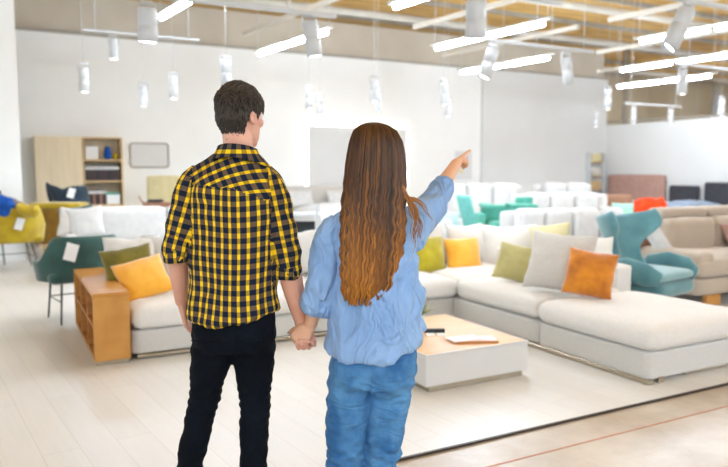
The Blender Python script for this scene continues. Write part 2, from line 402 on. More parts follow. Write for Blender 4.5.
def head_parts(T, sc=1.0):
    """T maps head space (face towards +y, z up from the chin) to the person's space"""
    P = []
    P.append(rings([(0,y,z,rx,ry,0) for (y,z,rx,ry) in HEAD], 32))
    P.append(tube([(0,.092,.135),(0,.108,.112),(0,.122,.094),(0,.108,.086)], [.007,.009,.012,.008]))        # nose
    for s in (-1,1):
        P.append(ball((s*.011,.106,.091), .0085, 10))                                                        # nostril wings
        P.append(tube([(s*.012,.096,.146),(s*.032,.092,.150),(s*.052,.074,.143)], [.006,.008,.005]))        # brow
        P.append(ball((s*.043,.062,.098), (.022,.024,.020), 12))                                             # cheekbone
        P.append(tube([(s*.074,.004,.082),(s*.082,.010,.092),(s*.087,.000,.118),(s*.084,-.016,.130),(s*.080,-.018,.112),(s*.075,-.006,.088)], [.006,.005,.005,.005,.0055,.006], segs=8))
        P.append(ball((s*.076,-.002,.106), (.006,.013,.020), 10))                                            # ear cup
    P.append(tube([(-.024,.086,.060),(0,.098,.062),(.024,.086,.060)], [.004,.0065,.004]))                    # upper lip
    P.append(tube([(-.020,.085,.053),(0,.096,.052),(.020,.085,.053)], [.004,.007,.004]))
    P.append(ball((0,.074,.018), (.022,.018,.016), 12))
    return [([T(Vector(v)*sc) for v in V], F) for V, F in P]
def add_eyes(T, parent, sc=1.0):
    for s in (-1,1):
        V, F = ball((s*.031,.083,.124), .0115, 14); e = obj('eye', ([T(v*sc) for v in V], F), M_eye, parent)
        V, F = ball((s*.031,.0915,.124), (.0055,.004,.0055), 12); obj('iris', ([T(v*sc) for v in V], F), M_iris, e)
def hand_parts(w, d, n, s, curls, thumb=(.5,.4), sc=1.0, spread=.0, tuck=False):
    w, d, n = Vector(w), Vector(d).normalized(), Vector(n); n = (n - d*n.dot(d)).normalized(); s0 = Vector(s); s = (s0 - d*s0.dot(d) - n*s0.dot(n)).normalized()
    P = [tube([w-d*.02, w+d*.012*sc, w+d*.045*sc, w+d*.085*sc, w+d*.094*sc], [(.026*sc,.020*sc),(.029*sc,.018*sc),(.039*sc,.015*sc),(.041*sc,.012*sc),(.034*sc,.009*sc)], side=s, segs=16)]
    P.append(ball(w+d*.035*sc+s*.022*sc+n*.010*sc, .017*sc, 10))
    L = [.074,.082,.076,.060]
    for i in range(4):
        b = w + d*.082*sc + s*(.030-.0205*i)*sc; pts = [b-d*.02*sc, b]; a = 0; q = b
        for k, fr in enumerate((.46,.30,.24)):
            a += curls[i][k]; dd = d*math.cos(a) + n*math.sin(a) + s*spread*(1.5-i)*.12
            q = q + dd.normalized()*L[i]*fr*sc; pts.append(q)
        r = (.0088 if i < 3 else .0075)*sc
        P.append(tube(pts, [r*1.05, r*1.08, r, r*.93, r*.78], segs=12, dome=True))
    b = w + d*.020*sc + s*.022*sc + n*.006*sc
    d1 = (s*math.sin(thumb[0]+.35) + d*math.cos(thumb[0]+.35) + n*thumb[1]).normalized(); q1 = b + d1*.042*sc
    d2 = (d1 + d*.35 + n*thumb[1]*.8).normalized(); q2 = q1 + d2*.032*sc; q3 = q2 + (d2+n*.2).normalized()*.026*sc
    if tuck:
        q1 = b + (d*.75+n*.65).normalized()*.036*sc; q2 = q1 + (d*.5+n*.4-s*.5).normalized()*.028*sc; q3 = q2 + (-s*.95+d*.1).normalized()*.024*sc
    P.append(tube([b, q1, q2, q3], [.014*sc,.0115*sc,.0105*sc,.008*sc], segs=12, dome=True))
    return P
def shoe(at, yaw, m, parent, L=.29):
    R = Matrix.Rotation(yaw, 3, 'Z')
    V, F = softbox((-.047,-.09,.0),(.047,L-.09,.055), r=.035, crown=.012, n=8)
    V = [Vector((v.x*(1-.25*max(0,(v.y-.1)/.12)), v.y, v.z)) for v in V]
    U = tube([(0,-.05,.03),(0,-.045,.08),(0,-.03,.115)], [(.042,.045),(.042,.048),(.047,.052)], side=(1,0,0))
    VV, FF = join((V,F), U)
    obj('shoe', ([R@v + Vector(at) for v in VV], FF), m, parent)

def seg_tube(pts, segs=24):
    sp = spline(pts, 6); return tube([Vector(q[:3]) for q in sp], [q[3] for q in sp], segs=segs)
def v4(v, r): return tuple(v)+(r,)
# ================= the man
md = 2.5
mb = A(222, 300, md); MB_ = Vector((mb.x, mb.y, 0))
man = thing('person', 'young man seen from behind in a yellow and navy plaid shirt', 'person', W(MB_.x, MB_.y), -YAW, 'couple seen from behind')
def pm(px, py, dd=0): return A(px, py, md+dd) - MB_
def r_(px, py, rx, ry, dd=0, yw=0):
    p = pm(px, py, dd); return (p.x, p.y, p.z, rx, ry, yw)
ty = math.radians(-14)
mj = dict(sl=pm(193,186,-.005), el=pm(176,244,-.03), wl=pm(182,303,.10), sr=pm(272,188,.0), er=pm(287,262,.0), wr=pm(301.5,322,.02), nb=pm(238,160,-.005))
# head
hy = math.radians(-36); hc = pm(239.5,147.5,.0)          # chin height
Rh = Matrix.Rotation(hy, 3, 'Z') @ Matrix.Rotation(math.radians(-3), 3, 'X')
hoff = Vector((hc.x, hc.y, hc.z+.003))
Tm = lambda v: Rh @ Vector((v[0]*.93, v[1]*.93, v[2]*.985)) + hoff
nk = Tm(Vector((0,-.018,.07)))
body = head_parts(Tm, .955)
body.append(tube([mj['nb']+Vector((0,.0,-.05)), mj['nb']+Vector((.002,.005,.02)), nk, nk+Vector((0,.01,.05))], [(.064,.060),(.054,.052),(.052,.054),(.050,.050)], side=(1,0,0), segs=24))
body.append(rings([r_(236,165,.06,.05,0,ty), r_(234,175,.13,.085,0,ty), r_(232,190,.155,.10,0,ty), r_(232,215,.155,.105,0,ty), r_(232,250,.145,.10,0,ty), r_(233,290,.143,.10,0,ty), r_(234,330,.145,.10,0,ty), r_(234,345,.12,.09,0,ty)], 32))
# left arm and right arm
body.append(tube([mj['nb'], mj['sl'], mj['sl'].lerp(mj['el'],.5), mj['el'], mj['el'].lerp(mj['wl'],.3), mj['wl'].lerp(mj['el'],.25), mj['wl']], [.035,.045,.040,.037,.039,.031,.025]))
body.append(tube([mj['nb'], mj['sr'], mj['sr'].lerp(mj['er'],.5), mj['er'], mj['er'].lerp(mj['wr'],.3), mj['wr'].lerp(mj['er'],.25), mj['wr']], [.035,.045,.041,.039,.043,.034,.0255]))
body += hand_parts(mj['wl'], (.12,.22,-1), (1,.2,.1), (.1,1,.1), [(.35,.5,.4)]*4, (.2,.2))
body += hand_parts(mj['wr'], (.27,-.02,-1), (-.1,-1,-.15), (-1,.1,0), [(1.3,1.5,.9),(1.25,1.2,.6),(1.1,.9,.5),(1.1,1.0,.5)], (.1,.3), sc=.98, tuck=True)
LL = [(215,338),(204,400),(192,453)]; RL = [(252,338),(255,400),(253.5,453)]
def leg_pts(L, ank, dd=0):
    P = [pm(*q, dd) for q in L]; P.append(ank); return P
aL = Vector((pm(190,453).x-.035, .05, .09)); aR = Vector((pm(253,453).x-.004, -.02, .09))
for L, an in ((LL,aL),(RL,aR)):
    P = leg_pts(L, an); body.append(tube([P[0]+Vector((0,0,.03)),P[0],P[1],P[2],P[3],P[3]-Vector((0,0,.05))], [.07,.07,.045,.04,.032,.03]))
me = fuse(body, .0042, 3, 'body'); bo = link('body', me, M_skin, man)
add_eyes(Tm, bo, .955)
# trousers
tr = [rings([r_(233,300,.150,.108,0,ty), r_(233.5,320,.157,.116,0,ty), r_(233.5,335,.160,.122,0,ty), r_(233.5,347,.150,.11,0,ty)], 36)]
for s,(L, an) in enumerate(((LL,aL),(RL,aR))):
    P = leg_pts(L, an)
    tr.append(seg_tube([v4(P[0]+Vector((0,0,.04)),.075), v4(P[0]-Vector((0,0,.02)),.083), v4(P[0].lerp(P[1],.5),.070), v4(P[1],.053 if s == 0 else .055), v4(P[2],.049), v4(P[3].lerp(P[2],.35),.044), v4(P[3]-Vector((0,0,.02)),.042)]))
    tr.append(ball(P[0]+Vector((.012 if s == 0 else -.012,-.045,.03)), (.078,.072,.085), 18))
me = fuse(tr, .007, 6, 'trousers')
kz = pm(204,402).z
def wr_tr(p, n):
    k = math.exp(-((p.z-kz)/.075)**2); low = ss(.7,.1,p.z)
    f = math.sin(p.z*190 + 2.5*math.sin(p.x*24+p.y*20))*.0030*k*(1 if n.y < .3 else .3)
    f += math.sin(p.z*95 + 3*math.sin(p.x*30+p.y*17)+1)*.0026*low
    cz = pm(235,344).z; f += math.sin((p.z*1.2+abs(p.x-pm(235,344).x)*1.3)*75)*.0022*math.exp(-((p.z-cz+.02)/.09)**2)
    f += noise.noise(p*11)*.004 + folds(p, (1,0,.3), 16, .006, 4)
    cr = p.x - pm(235,344).x; f -= .006*math.exp(-(cr/.012)**2)*(1 if n.y < 0 else 0)*ss(cz-.02,cz+.03,p.z)
    return f
displace(me, wr_tr)
tro = link('trousers', me, M_pants, man)
pk = pm(262,335,-.11)
for s in (-1,1):
    c = pm(234+s*20, 332); c.y -= .125+.012
    V, F = box((-.05,-.003,-.002),(.05,.003,.002), .001, 1); R = Matrix.Rotation(-s*.12,3,'Y') @ Matrix.Rotation(-s*.25,3,'Z')
    obj('pocket_welt', ([R@v + c for v in V], F), M_pants, tro)
# shirt
sh = [rings([r_(238,156,.070,.062,0,ty), r_(237,163,.105,.080,0,ty), r_(234,174,.148,.104,0,ty), r_(232,190,.166,.120,0,ty), r_(232,215,.169,.126,0,ty), r_(232,250,.160,.122,0,ty), r_(233,285,.160,.120,0,ty), r_(233.5,303,.164,.124,0,ty), r_(233.5,317,.168,.130,0,ty)], 48, 2.25,
      zf=lambda i,t: (.026*math.cos(t)**2 + .012*math.cos(t) - .004)*(1 if i == 8 else (.4 if i == 7 else 0)))]
cl = pm(177,259,-.028); cr_ = pm(286.5,275,.003)
sh.append(seg_tube([tuple(mj['nb']+Vector((-.02,0,-.025)))+(.05,), tuple(mj['sl']+Vector((.012,0,.002)))+(.060,), tuple(mj['sl'].lerp(mj['el'],.45))+(.052,), tuple(mj['el'])+(.046,), tuple(cl)+(.043,)]))
sh.append(seg_tube([tuple(mj['nb']+Vector((.02,0,-.028)))+(.05,), tuple(mj['sr']+Vector((-.012,0,.003)))+(.058,), tuple(mj['sr'].lerp(mj['er'],.45))+(.053,), tuple(mj['er'])+(.049,), tuple(cr_)+(.048,)]))
sh.append(tube([mj['nb']+Vector((-.03,0,.005)), mj['sl']+Vector((.01,0,.02))], [.045,.043], segs=20)); sh.append(tube([mj['nb']+Vector((.03,0,.0)), mj['sr']+Vector((-.01,0,.02))], [.045,.043], segs=20))
sh.append(ball(pm(212,192,-.075), (.055,.045,.07), 16)); sh.append(ball(pm(252,192,-.07), (.055,.045,.07), 16))
me = fuse(sh, .0065, 6, 'shirt')
def arm_reg(c):
    dl, tl = seg_dist(c, mj['sl'], mj['el']); dl2, _ = seg_dist(c, mj['el'], cl)
    dr, tr_ = seg_dist(c, mj['sr'], mj['er']); dr2, _ = seg_dist(c, mj['er'], cr_)
    xl = mj['sl'].x + .005; xr = mj['sr'].x - .005
    if c.x < xl + .02*ss(1.45,1.2,c.z) and min(dl,dl2) < .075: return 'L'
    if c.x > xr - .004 and min(dr,dr2) < .078: return 'R'
    return 'T'
def wr_sh(p, n):
    f = noise.noise(p*7)*.006 + noise.noise(p*17)*.0025
    back = 1 if n.y < 0 else .4; r = arm_reg(p)
    if r == 'T':
        low = ss(1.35,1.0,p.z)
        f += folds(p, (.15,0,1), 15, .0085, 3)*low*back + folds(p, (1,0,.5), 9, .006, 5)*ss(1.1,1.0,p.z)*back + folds(p, (.8,0,1), 10, .005, 8)*ss(1.15,1.4,p.z)
        f += math.sin(p.x*62 + 1.5*math.sin(p.z*9))*.002*low*back
        f += math.sin((p.z*1.0-p.x*.8)*60)*.002*ss(1.0,.9,p.z)*back
    else:
        a, b = (mj['sl'],mj['el']) if r == 'L' else (mj['sr'],mj['er'])
        t = (p-a).dot((b-a).normalized()); f += math.sin(t*70 + 3*math.sin(p.x*40))*.003*ss(.05,.2,t) + folds(p, (1,0,.7 if r == 'L' else -.7), 16, .008, 2)
    return f
displace(me, wr_sh)
tz = pm(232,215)
def uv_sh(p, reg):
    if reg is None:
        r = arm_reg(p)
        if r == 'T':
            x = p.x - tz.x; yz = pm(232,187).z + .0*x - .10*x - .9*max(0,x-.03)*.3 
            if p.z > yz and p.y < tz.y+.05: r = 'Y'
        return r
    if reg == 'T':
        th = math.atan2(p.x-tz.x, -(p.y-tz.y)); return (th*.160 + .002*math.sin(p.z*14) - .02*(p.z-1.2)*.6, p.z + .006*math.sin(p.x*20))
    if reg == 'Y':
        x = p.x - tz.x; return (p.z*1.0 - (.34*x - 1.15*x*x)*1.0 - .35*max(0,p.y-tz.y+.05), x*.95 + .5*(p.z-1.45))
    a, b = (mj['sl'],mj['el']) if reg == 'L' else (mj['sr'],mj['er'])
    d = (b-a).normalized(); q = p-a; t = q.dot(d); q = q-d*t
    return (math.atan2(q.x, -q.y)*.05 + .01, t + (0 if t < .19 else .012))
set_uv(me, uv_sh)
sho = link('shirt', me, M_plaid, man)
# rolled cuffs
def uv_simple(me, f):
    uv = me.uv_layers.new(name='UVMap')
    for l in me.loops: uv.data[l.index].uv = f(me.vertices[l.vertex_index].co)
for nm, a, e, r in (('L', mj['el'], cl, .047), ('R', mj['er'], cr_, .0515)):
    d = (e-a).normalized(); s = d.orthogonal()
    c0 = e - d*.038; pts = [c0, c0+d*.004, c0+d*.02, c0+d*.042, c0+d*.048, c0+d*.044, c0+d*.02]
    VF = tube(pts, [r*.93, r*1.03, r*1.04, r*1.03, r*.97, r*.90, r*.86], side=s, segs=28, cap=False)
    m_ = mesh_of(*VF); uv_simple(m_, lambda p: (math.atan2((p-a).dot(s), (p-a).dot(d.cross(s)))*.05, (p-a).dot(d)+.02))
    displace(m_, lambda p, n: noise.noise(p*30)*.003)
    link('cuff', m_, M_plaid, sho)
# collar
def collar(c, rN, yaw, tilt, lean, parent, m, leaf=.045, N=72, gap=.16, out=.020):
    V, F = [], []; prof = 9
    for i in range(N+1):
        t = gap + (2*PI-2*gap)*i/N        # 0 = front
        fr = (math.cos(t)+1)/2; up = 1 - .5*fr
        dx, dy = math.sin(t), math.cos(t); zt = .030 - tilt*fr
        P = [(rN*.985, zt-.045), (rN*1.0, zt-.01), (rN*1.02, zt), (rN*1.06, zt+.001), (rN*1.14+.0, zt-.012), (rN+out+.010*fr, zt-leaf*.7-.01*fr), (rN+out+.008+.045*fr*(fr>.4 and 1 or fr/.4), zt-leaf-.035*fr), (rN+out+.004+.042*fr*(fr>.4 and 1 or fr/.4), zt-leaf-.035*fr-.003), (rN*1.06, zt-.02)]
        for r, z in P:
            x, y = r*dx, r*dy*1.02
            V.append(Vector((x*math.cos(yaw)-y*math.sin(yaw), x*math.sin(yaw)+y*math.cos(yaw), z)) + c)
    for i in range(N):
        for k in range(prof-1):
            F.append((i*prof+k, (i+1)*prof+k, (i+1)*prof+k+1, i*prof+k+1))
    m_ = mesh_of(V, F)
    uv_simple(m_, lambda p: ((p.z-c.z)*.8+.0163, math.atan2(p.x-c.x, -(p.y-c.y))*.085))
    return link('collar', m_, m, parent)
collar(pm(238,156,0)+Vector((0,.0,.012)), .068, ty, .035, 0, sho, M_plaid)
shoe((aL.x, aL.y, 0), .1, M_shoe_d, man); shoe((aR.x, aR.y, 0), -.1, M_shoe_d, man)
# short hair
def in_hair(v):       # v in head space
    x, y, z = v
    if y > .068 and z < .185: return False
    if z < .056: return False
    if y > .012 and z < .150: return (y < .030 and z > .128)
    if y > -.026 and z < .137: return y > .014 and z > .122
    if y > -.045 and z < .105: return False
    return True
V, F = rings([(0,y,z,rx+.003,ry+.003,0) for (y,z,rx,ry) in HEAD[:-1]] + [(-.012,0,0,0,0,0)][:0] + [(0,-.012,.240,.014,.018,0)], 64)
# finer
bm = bmesh.new(); bv = [bm.verts.new(v) for v in V]
for f in F: bm.faces.new([bv[i] for i in f])
bmesh.ops.subdivide_edges(bm, edges=bm.edges[:], cuts=2, use_grid_fill=True)
bmesh.ops.delete(bm, geom=[f for f in bm.faces if not in_hair(f.calc_center_median())], context='FACES')
V, F = bm_vf(bm); cap_n = len(V)
tones = [.30]*len(V); V = [v*.955 for v in V]
parts = [(V, F)]
def head_r(dirv):
    """surface point of the skull in direction dirv from its centre"""
    c = Vector((0,-.004,.125)); d = dirv.normalized()
    lo, hi = .02, .2
    for _ in range(16):
        mid = (lo+hi)/2; p = c + d*mid
        y, z = p.y, p.z; ins = False
        if HEAD[0][1] < z < HEAD[-1][1]:
            for k in range(len(HEAD)-1):
                if HEAD[k][1] <= z <= HEAD[k+1][1]:
                    f = (z-HEAD[k][1])/(HEAD[k+1][1]-HEAD[k][1]); q = [HEAD[k][j]*(1-f)+HEAD[k+1][j]*f for j in (0,2,3)]
                    ins = (p.x/q[1])**2 + ((p.y-q[0])/q[2])**2 < 1; break
        if ins: lo = mid
        else: hi = mid
    return c + d*lo, d
rng = random.Random(3)
k = 0
while k < 2100:
    d = Vector((rng.gauss(0,1), rng.gauss(0,1), rng.gauss(0,1)))
    if d.length < .1: continue
    p, n = head_r(d)
    if not in_hair(p): continue
    k += 1
    top = ss(.16,.22,p.z)
    flow = Vector((0,.9,.25))*top + Vector((.0,.25,-1))*(1-top) + Vector((rng.gauss(0,.3), rng.gauss(0,.3), rng.gauss(0,.25)))
    flow = (flow - n*flow.dot(n)).normalized(); L = (.020 + .010*top + rng.random()*.008) * (1 if p.z > .10 else .6); lift = .002 + .007*top*rng.random() + .003*rng.random()
    if p.z < .12: lift *= .3
    q0 = p + n*.002; q1 = p + n*(lift+.003) + flow*L*.5; q2 = p + n*(lift*.6) + flow*L
    w_ = .0032
    vf = tube([q0,q1,q2], [w_, w_*.9, w_*.25], segs=5, cap=False); vf = ([v*.955 for v in vf[0]], vf[1])
    parts.append(vf); tn = .42 + .32*(rng.random()-.5) + .16*top - .1*ss(.12,.06,p.z); tones += [tn]*len(vf[0])
for k in range(1100):
    a = (rng.random()*2-1)*1.3; zz = .030 + .085*rng.random() + .010*abs(a); cx = Vector((0,-.012-.008*0,zz)); n = Vector((math.sin(a)*.95, -math.cos(a), 0))
    rr_ = .0545 + .036*ss(.036,.118,zz); p = cx + n*rr_
    L = .012+.006*rng.random(); vf = tube([p, p+Vector((0,0,-L*.5))+n*.002, p+Vector((rng.gauss(0,.002),0,-L))+n*.0005], [.0022,.002,.0006], segs=5, cap=False); vf = ([v*.955 for v in vf[0]], vf[1])
    parts.append(vf); tones += [.36+.2*rng.random()]*len(vf[0])
V, F = join(*parts); m_ = mesh_of([Tm(v) for v in V], F)
if len(m_.vertices) == len(tones): set_tone(m_, tones)
link('hair', m_, M_hair_m, man)

# ================= the woman
wd = 2.45
wb = A(372, 300, wd); WB_ = Vector((wb.x, wb.y, 0))
woman = thing('person', 'young woman with long auburn hair seen from behind in a blue shirt, pointing', 'person', W(WB_.x, WB_.y), -YAW, 'couple seen from behind')
def pw(px, py, dd=0): return A(px, py, wd+dd) - WB_
def w_(px, py, rx, ry, dd=0, yw=0):
    p = pw(px, py, dd); return (p.x, p.y, p.z, rx, ry, yw)
wy = math.radians(-10)
wj = dict(sl=pw(334,230,.0), el=pw(323,283,-.01), cl=pw(317,309,.01), wl=pw(310,325,.035), nb=pw(375,206,-.0), sr=pw(402,226,.02), er=pw(431,203,.22), cr=pw(444,185,.32), wr=pw(456.5,163,.46))
hcw = pw(377,184,.0); Rw = Matrix.Rotation(math.radians(-22), 3, 'Z'); woff = Vector((hcw.x, hcw.y+.01, hcw.z))
Tw = lambda v: Rw @ v + woff
nk = Tw(Vector((0,-.02,.05)))
body = head_parts(Tw, .93)
body.append(tube([wj['nb']-Vector((0,0,.05)), wj['nb'], nk, nk+Vector((0,.01,.05))], [.052,.047,.046,.045], segs=20))
body.append(rings([w_(375,210,.07,.05,0,wy), w_(374,222,.12,.075,0,wy), w_(374,250,.125,.09,0,wy), w_(376,290,.115,.085,0,wy), w_(375,330,.14,.10,0,wy), w_(372,365,.145,.10,0,wy), w_(371,378,.12,.09,0,wy)], 32))
body.append(tube([wj['nb'], wj['sl'], wj['el'], wj['el'].lerp(wj['wl'],.5), wj['wl']], [.03,.038,.033,.032,.0235]))
fr_ = wj['er'].lerp(wj['wr'],.45)
body.append(tube([wj['nb'], wj['sr'], wj['sr'].lerp(wj['er'],.5), wj['er'], fr_, wj['er'].lerp(wj['wr'],.8), wj['wr']], [.03,.038,.036,.034,.033,.026,.0235]))
body += hand_parts(wj['wl'], (-.62,.05,-.80), (.1,1,-.25), (-1,-.1,.5), [(.95,.8,.5),(.85,1.0,.5),(.95,1.0,.5),(1.0,1.1,.5)], (.15,.35), sc=.90)
hd = (pw(467,150.5,.62)-wj['wr'])
body += hand_parts(wj['wr'], hd, (.42,-.55,-1), (-.5,-.1,1), [(.05,.05,.05),(1.35,1.6,.9),(1.4,1.6,.9),(1.45,1.6,.9)], (0,.5), sc=.92, tuck=True)
LW = [(352,380),(348,412),(345.5,464)]; RW = [(390,384),(385,425),(381,464)]
wl_an = Vector((pw(343,464).x+.005, .03, .09)); wr_an = Vector((pw(378,464).x-.0, -.02, .09))
for L, an in ((LW,wl_an),(RW,wr_an)):
    P = [pw(*q) for q in L]; body.append(tube([P[0]+Vector((0,0,.04)),P[1],P[2],an,an-Vector((0,0,.05))], [.065,.055,.045,.032,.03]))
me = fuse(body, .004, 3, 'body'); bo = link('body', me, M_skin2, woman)
add_eyes(Tw, bo, .93)
je = [rings([w_(374,335,.140,.100,0,wy), w_(373,352,.152,.112,0,wy), w_(372,368,.158,.122,0,wy), w_(371,382,.150,.115,0,wy)], 36)]
RR = [[.082,.076,.066,.056,.060],[.080,.070,.056,.052,.058]]
for s,(L, an) in enumerate(((LW,wl_an),(RW,wr_an))):
    P = [pw(*q) for q in L]; rr = RR[s]
    je.append(seg_tube([tuple(P[0]+Vector((0,0,.03)))+(.078,), tuple(P[0])+(rr[0],), tuple(P[1])+(rr[1],), tuple(P[2])+(rr[2],), tuple(P[2].lerp(an,.6))+(rr[3],), tuple(an-Vector((0,0,.01)))+(rr[4],)]))
    je.append(ball(P[0]+Vector((.012 if s == 0 else -.012,-.042,.045)), (.080,.074,.080), 18))
me = fuse(je, .0065, 5, 'jeans')
kw = pw(365,450).z; cw = pw(371,373)
def wr_je(p, n):
    f = math.sin(p.z*150 + 3*math.sin(p.x*26+p.y*14))*.0042*math.exp(-((p.z-kw)/.07)**2)
    f += math.sin(p.z*105 + 3.5*math.sin(p.x*20+2) )*.0032*ss(.75,.45,p.z)
    f += math.sin((p.z*1.1+abs(p.x-cw.x)*1.0)*88)*.0036*math.exp(-((p.z-cw.z+.03)/.08)**2)
    f += noise.noise(p*10)*.005 + folds(p, (1,0,.35*(1 if p.x<cw.x else -1)), 14, .010, 4) - .008*math.exp(-((p.x-cw.x)/.011)**2)*(1 if n.y < 0 else 0)*ss(cw.z-.05,cw.z,p.z)
    return f
displace(me, wr_je); jo = link('jeans', me, M_jeans, woman)
# shirt
sh = [rings([w_(375,203,.066,.058,0,wy), w_(374.5,210,.105,.075,0,wy), w_(373,221,.142,.098,0,wy), w_(372.5,240,.150,.112,0,wy), w_(375,265,.150,.116,0,wy), w_(377,300,.157,.120,0,wy), w_(374.5,330,.163,.128,0,wy), w_(372.5,342,.166,.132,0,wy), w_(371.5,351,.167,.134,0,wy)], 48, 2.15,
      zf=lambda i,t: (.036*math.cos(t)**2*(1.25 if math.cos(t) > 0 else .45) - .008)*(1 if i == 8 else (.4 if i == 7 else 0)))]
sh.append(seg_tube([tuple(wj['nb']+Vector((-.02,0,-.035)))+(.045,), tuple(wj['sl']+Vector((.004,0,-.008)))+(.055,), tuple(wj['sl'].lerp(wj['el'],.5))+(.058,), tuple(wj['el'])+(.058,), tuple(wj['cl'])+(.050,)]))
sh.append(seg_tube([v4(wj['nb']+Vector((.0,0,-.035)),.045), v4(wj['sr']+Vector((-.01,0,-.01)),.062), v4(wj['sr'].lerp(wj['er'],.5)+Vector((0,0,-.022)),.066), v4(wj['er']+Vector((0,0,-.018)),.056), v4(wj['er'].lerp(wj['cr'],.6)+Vector((0,0,-.006)),.048), v4(wj['cr'],.041)]))
sh.append(tube([wj['nb']+Vector((-.03,0,-.008)), wj['sl']+Vector((.01,0,.01))], [.04,.042], segs=20)); sh.append(tube([wj['nb']+Vector((.03,0,-.01)), wj['sr']+Vector((-.01,0,.012))], [.04,.042], segs=20))
sh.append(tube([pw(402,240,.02), pw(414,238,.06), pw(424,222,.14)], [.06,.045,.035], segs=16))
sh.append(seg_tube([v4(pw(412,290,.03),.035), v4(pw(414,310,.03),.035), v4(pw(417,330,.04),.034)]))      # shirt tail flaring at the right
me = fuse(sh, .0065, 6, 'shirt')
def w_reg(p):
    if seg_dist(p, wj['sl']+Vector((-.02,0,-.02)), wj['el'])[0] < .072 and p.x < wj['sl'].x+.02*ss(1.25,1.1,p.z): return 'L'
    if seg_dist(p, wj['sr'], wj['er'])[0] < .09 and p.x > wj['sr'].x+.015 or seg_dist(p, wj['er'], wj['cr'])[0] < .07: return 'R'
    return 'T'
def wr_w(p, n):
    f = noise.noise(p*6)*.007 + noise.noise(p*15)*.0035; r = w_reg(p)
    if r == 'T':
        x = p.x - pw(375,300).x; low = ss(1.35,1.05,p.z)
        f += math.sin((p.z*.8 - x*1.0)*40 + 1.4*math.sin(x*16+p.z*9))*.006*low*ss(-.16,.08,x) + folds(p, (.75,0,1), 15, .018, 3)*low*ss(-.2,.0,x) + folds(p, (-.2,0,1), 15, .014, 6)*ss(.05,-.1,x)*low
        f += math.sin(x*48 + 2*math.sin(p.z*7))*.0038*low*ss(.1,-.12,x)
        f -= .008*math.exp(-((p.z-1.02 - (x-.02)*1.5)/.014)**2)*ss(-.06,.04,x)*(1 if n.y < 0 else 0)
    elif r == 'L':
        f += math.sin(p.x*95 + 2.2*math.sin(p.z*12))*.003*ss(1.32,1.2,p.z) + folds(p, (-.25,0,1), 15, .012, 9)
        f += math.sin(p.z*70+p.x*60)*.003*ss(1.12,1.05,p.z)
    else:
        d = (wj['er']-wj['sr']).normalized(); t = (p-wj['sr']).dot(d)
        f += folds(p, (.3,.1,-1), 13, .009, 4)*ss(-.02,.05,t)*ss(.46,.36,t)
    return f
displace(me, wr_w); so = link('shirt', me, M_shirt_b, woman)
for a, e, r, ln in ((wj['el'], wj['cl'], .050, .05), (wj['er'], wj['cr'], .039, .045)):
    d = (e-a).normalized(); s = d.orthogonal(); c0 = e - d*ln*.75
    m_ = mesh_of(*tube([c0, c0+d*.004, c0+d*ln*.5, c0+d*ln*.95, c0+d*ln, c0+d*ln*.92, c0+d*ln*.4], [r*.95, r*1.06, r*1.10, r*1.12, r*1.05, r*.97, r*.88], side=s, segs=30, cap=False))
    displace(m_, lambda p, n: noise.noise(p*24)*.006)
    link('cuff', m_, M_shirt_b, so)
collar(wj['nb']+Vector((0,0,.0)), .060, wy, .03, 0, so, M_shirt_b)
shoe((wl_an.x, wl_an.y, 0), .1, M_shoe, woman, .25); shoe((wr_an.x, wr_an.y, 0), -.12, M_shoe, woman, .25)
# long hair
HL = [  # py, centre px, half width px, centre depth, half depth
 (122.5,373,3,.0,.02),(126,374,14,.0,.06),(132,375,20.5,0,.085),(142,376,25,0,.10),(155,376,27.5,-.002,.108),(170,375.5,29,-.01,.108),(188,374.5,29.5,-.03,.10),(205,373,29.8,-.055,.080),(225,373,30.5,-.075,.066),(250,371.5,29,-.085,.060),(275,369.5,27,-.09,.055),(288,367.5,24,-.092,.050),(297,366.5,21.5,-.092,.045)]
def hair_at(u):      # u in 0..1 along the fall
    f = u*(len(HL)-1); i = min(int(f), len(HL)-2); t = f-i; a, b = HL[i], HL[i+1]
    q = [a[j]*(1-t)+b[j]*t for j in range(5)]; c = pw(q[1], q[0], 0); return Vector((c.x, c.y+q[3], c.z)), q[2]/279, q[4]
def hair_pt(th, u, k=1.0):
    c, w, b = hair_at(u); return c + Vector((math.sin(th)*w*k, -math.cos(th)*b*k, 0))
capr = []
for i in range(34):
    c, w, b = hair_at(i/33*.95); k = .93 if i > 3 else .97; capr.append((c.x, c.y, c.z, w*k*(1-.12*ss(.8,1,i/33)), b*k, 0))
V, F = rings(capr, 72)
N0 = len(V); base_t = []
def face_cut(p):     # open the hair in front of the face
    q = Rw.inverted() @ (p - woff); return q.y > .02 and q.z < .19 
F = [f for f in F if not (face_cut(sum((V[i] for i in f), Vector())/len(f)))]
V = [v + Vector((v.x-pw(374,200).x, v.y-.0, 0)).normalized()*0 for v in V]
ztop, zbot = pw(374,122).z, pw(374,300).z
def tz_(z): return (ztop-z)/(ztop-zbot)
def wavy(p, ph, amp):
    t = tz_(p.z); a = amp*ss(.12,.6,t)
    return p + Vector((math.sin(p.z*2*PI/.062+ph)*a, -abs(math.cos(p.z*2*PI/.062+ph))*a*.5, 0))
V = [wavy(v, v.x*40, .004) for v in V]
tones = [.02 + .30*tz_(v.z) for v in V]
parts = [(V,F)]
rg = random.Random(11)
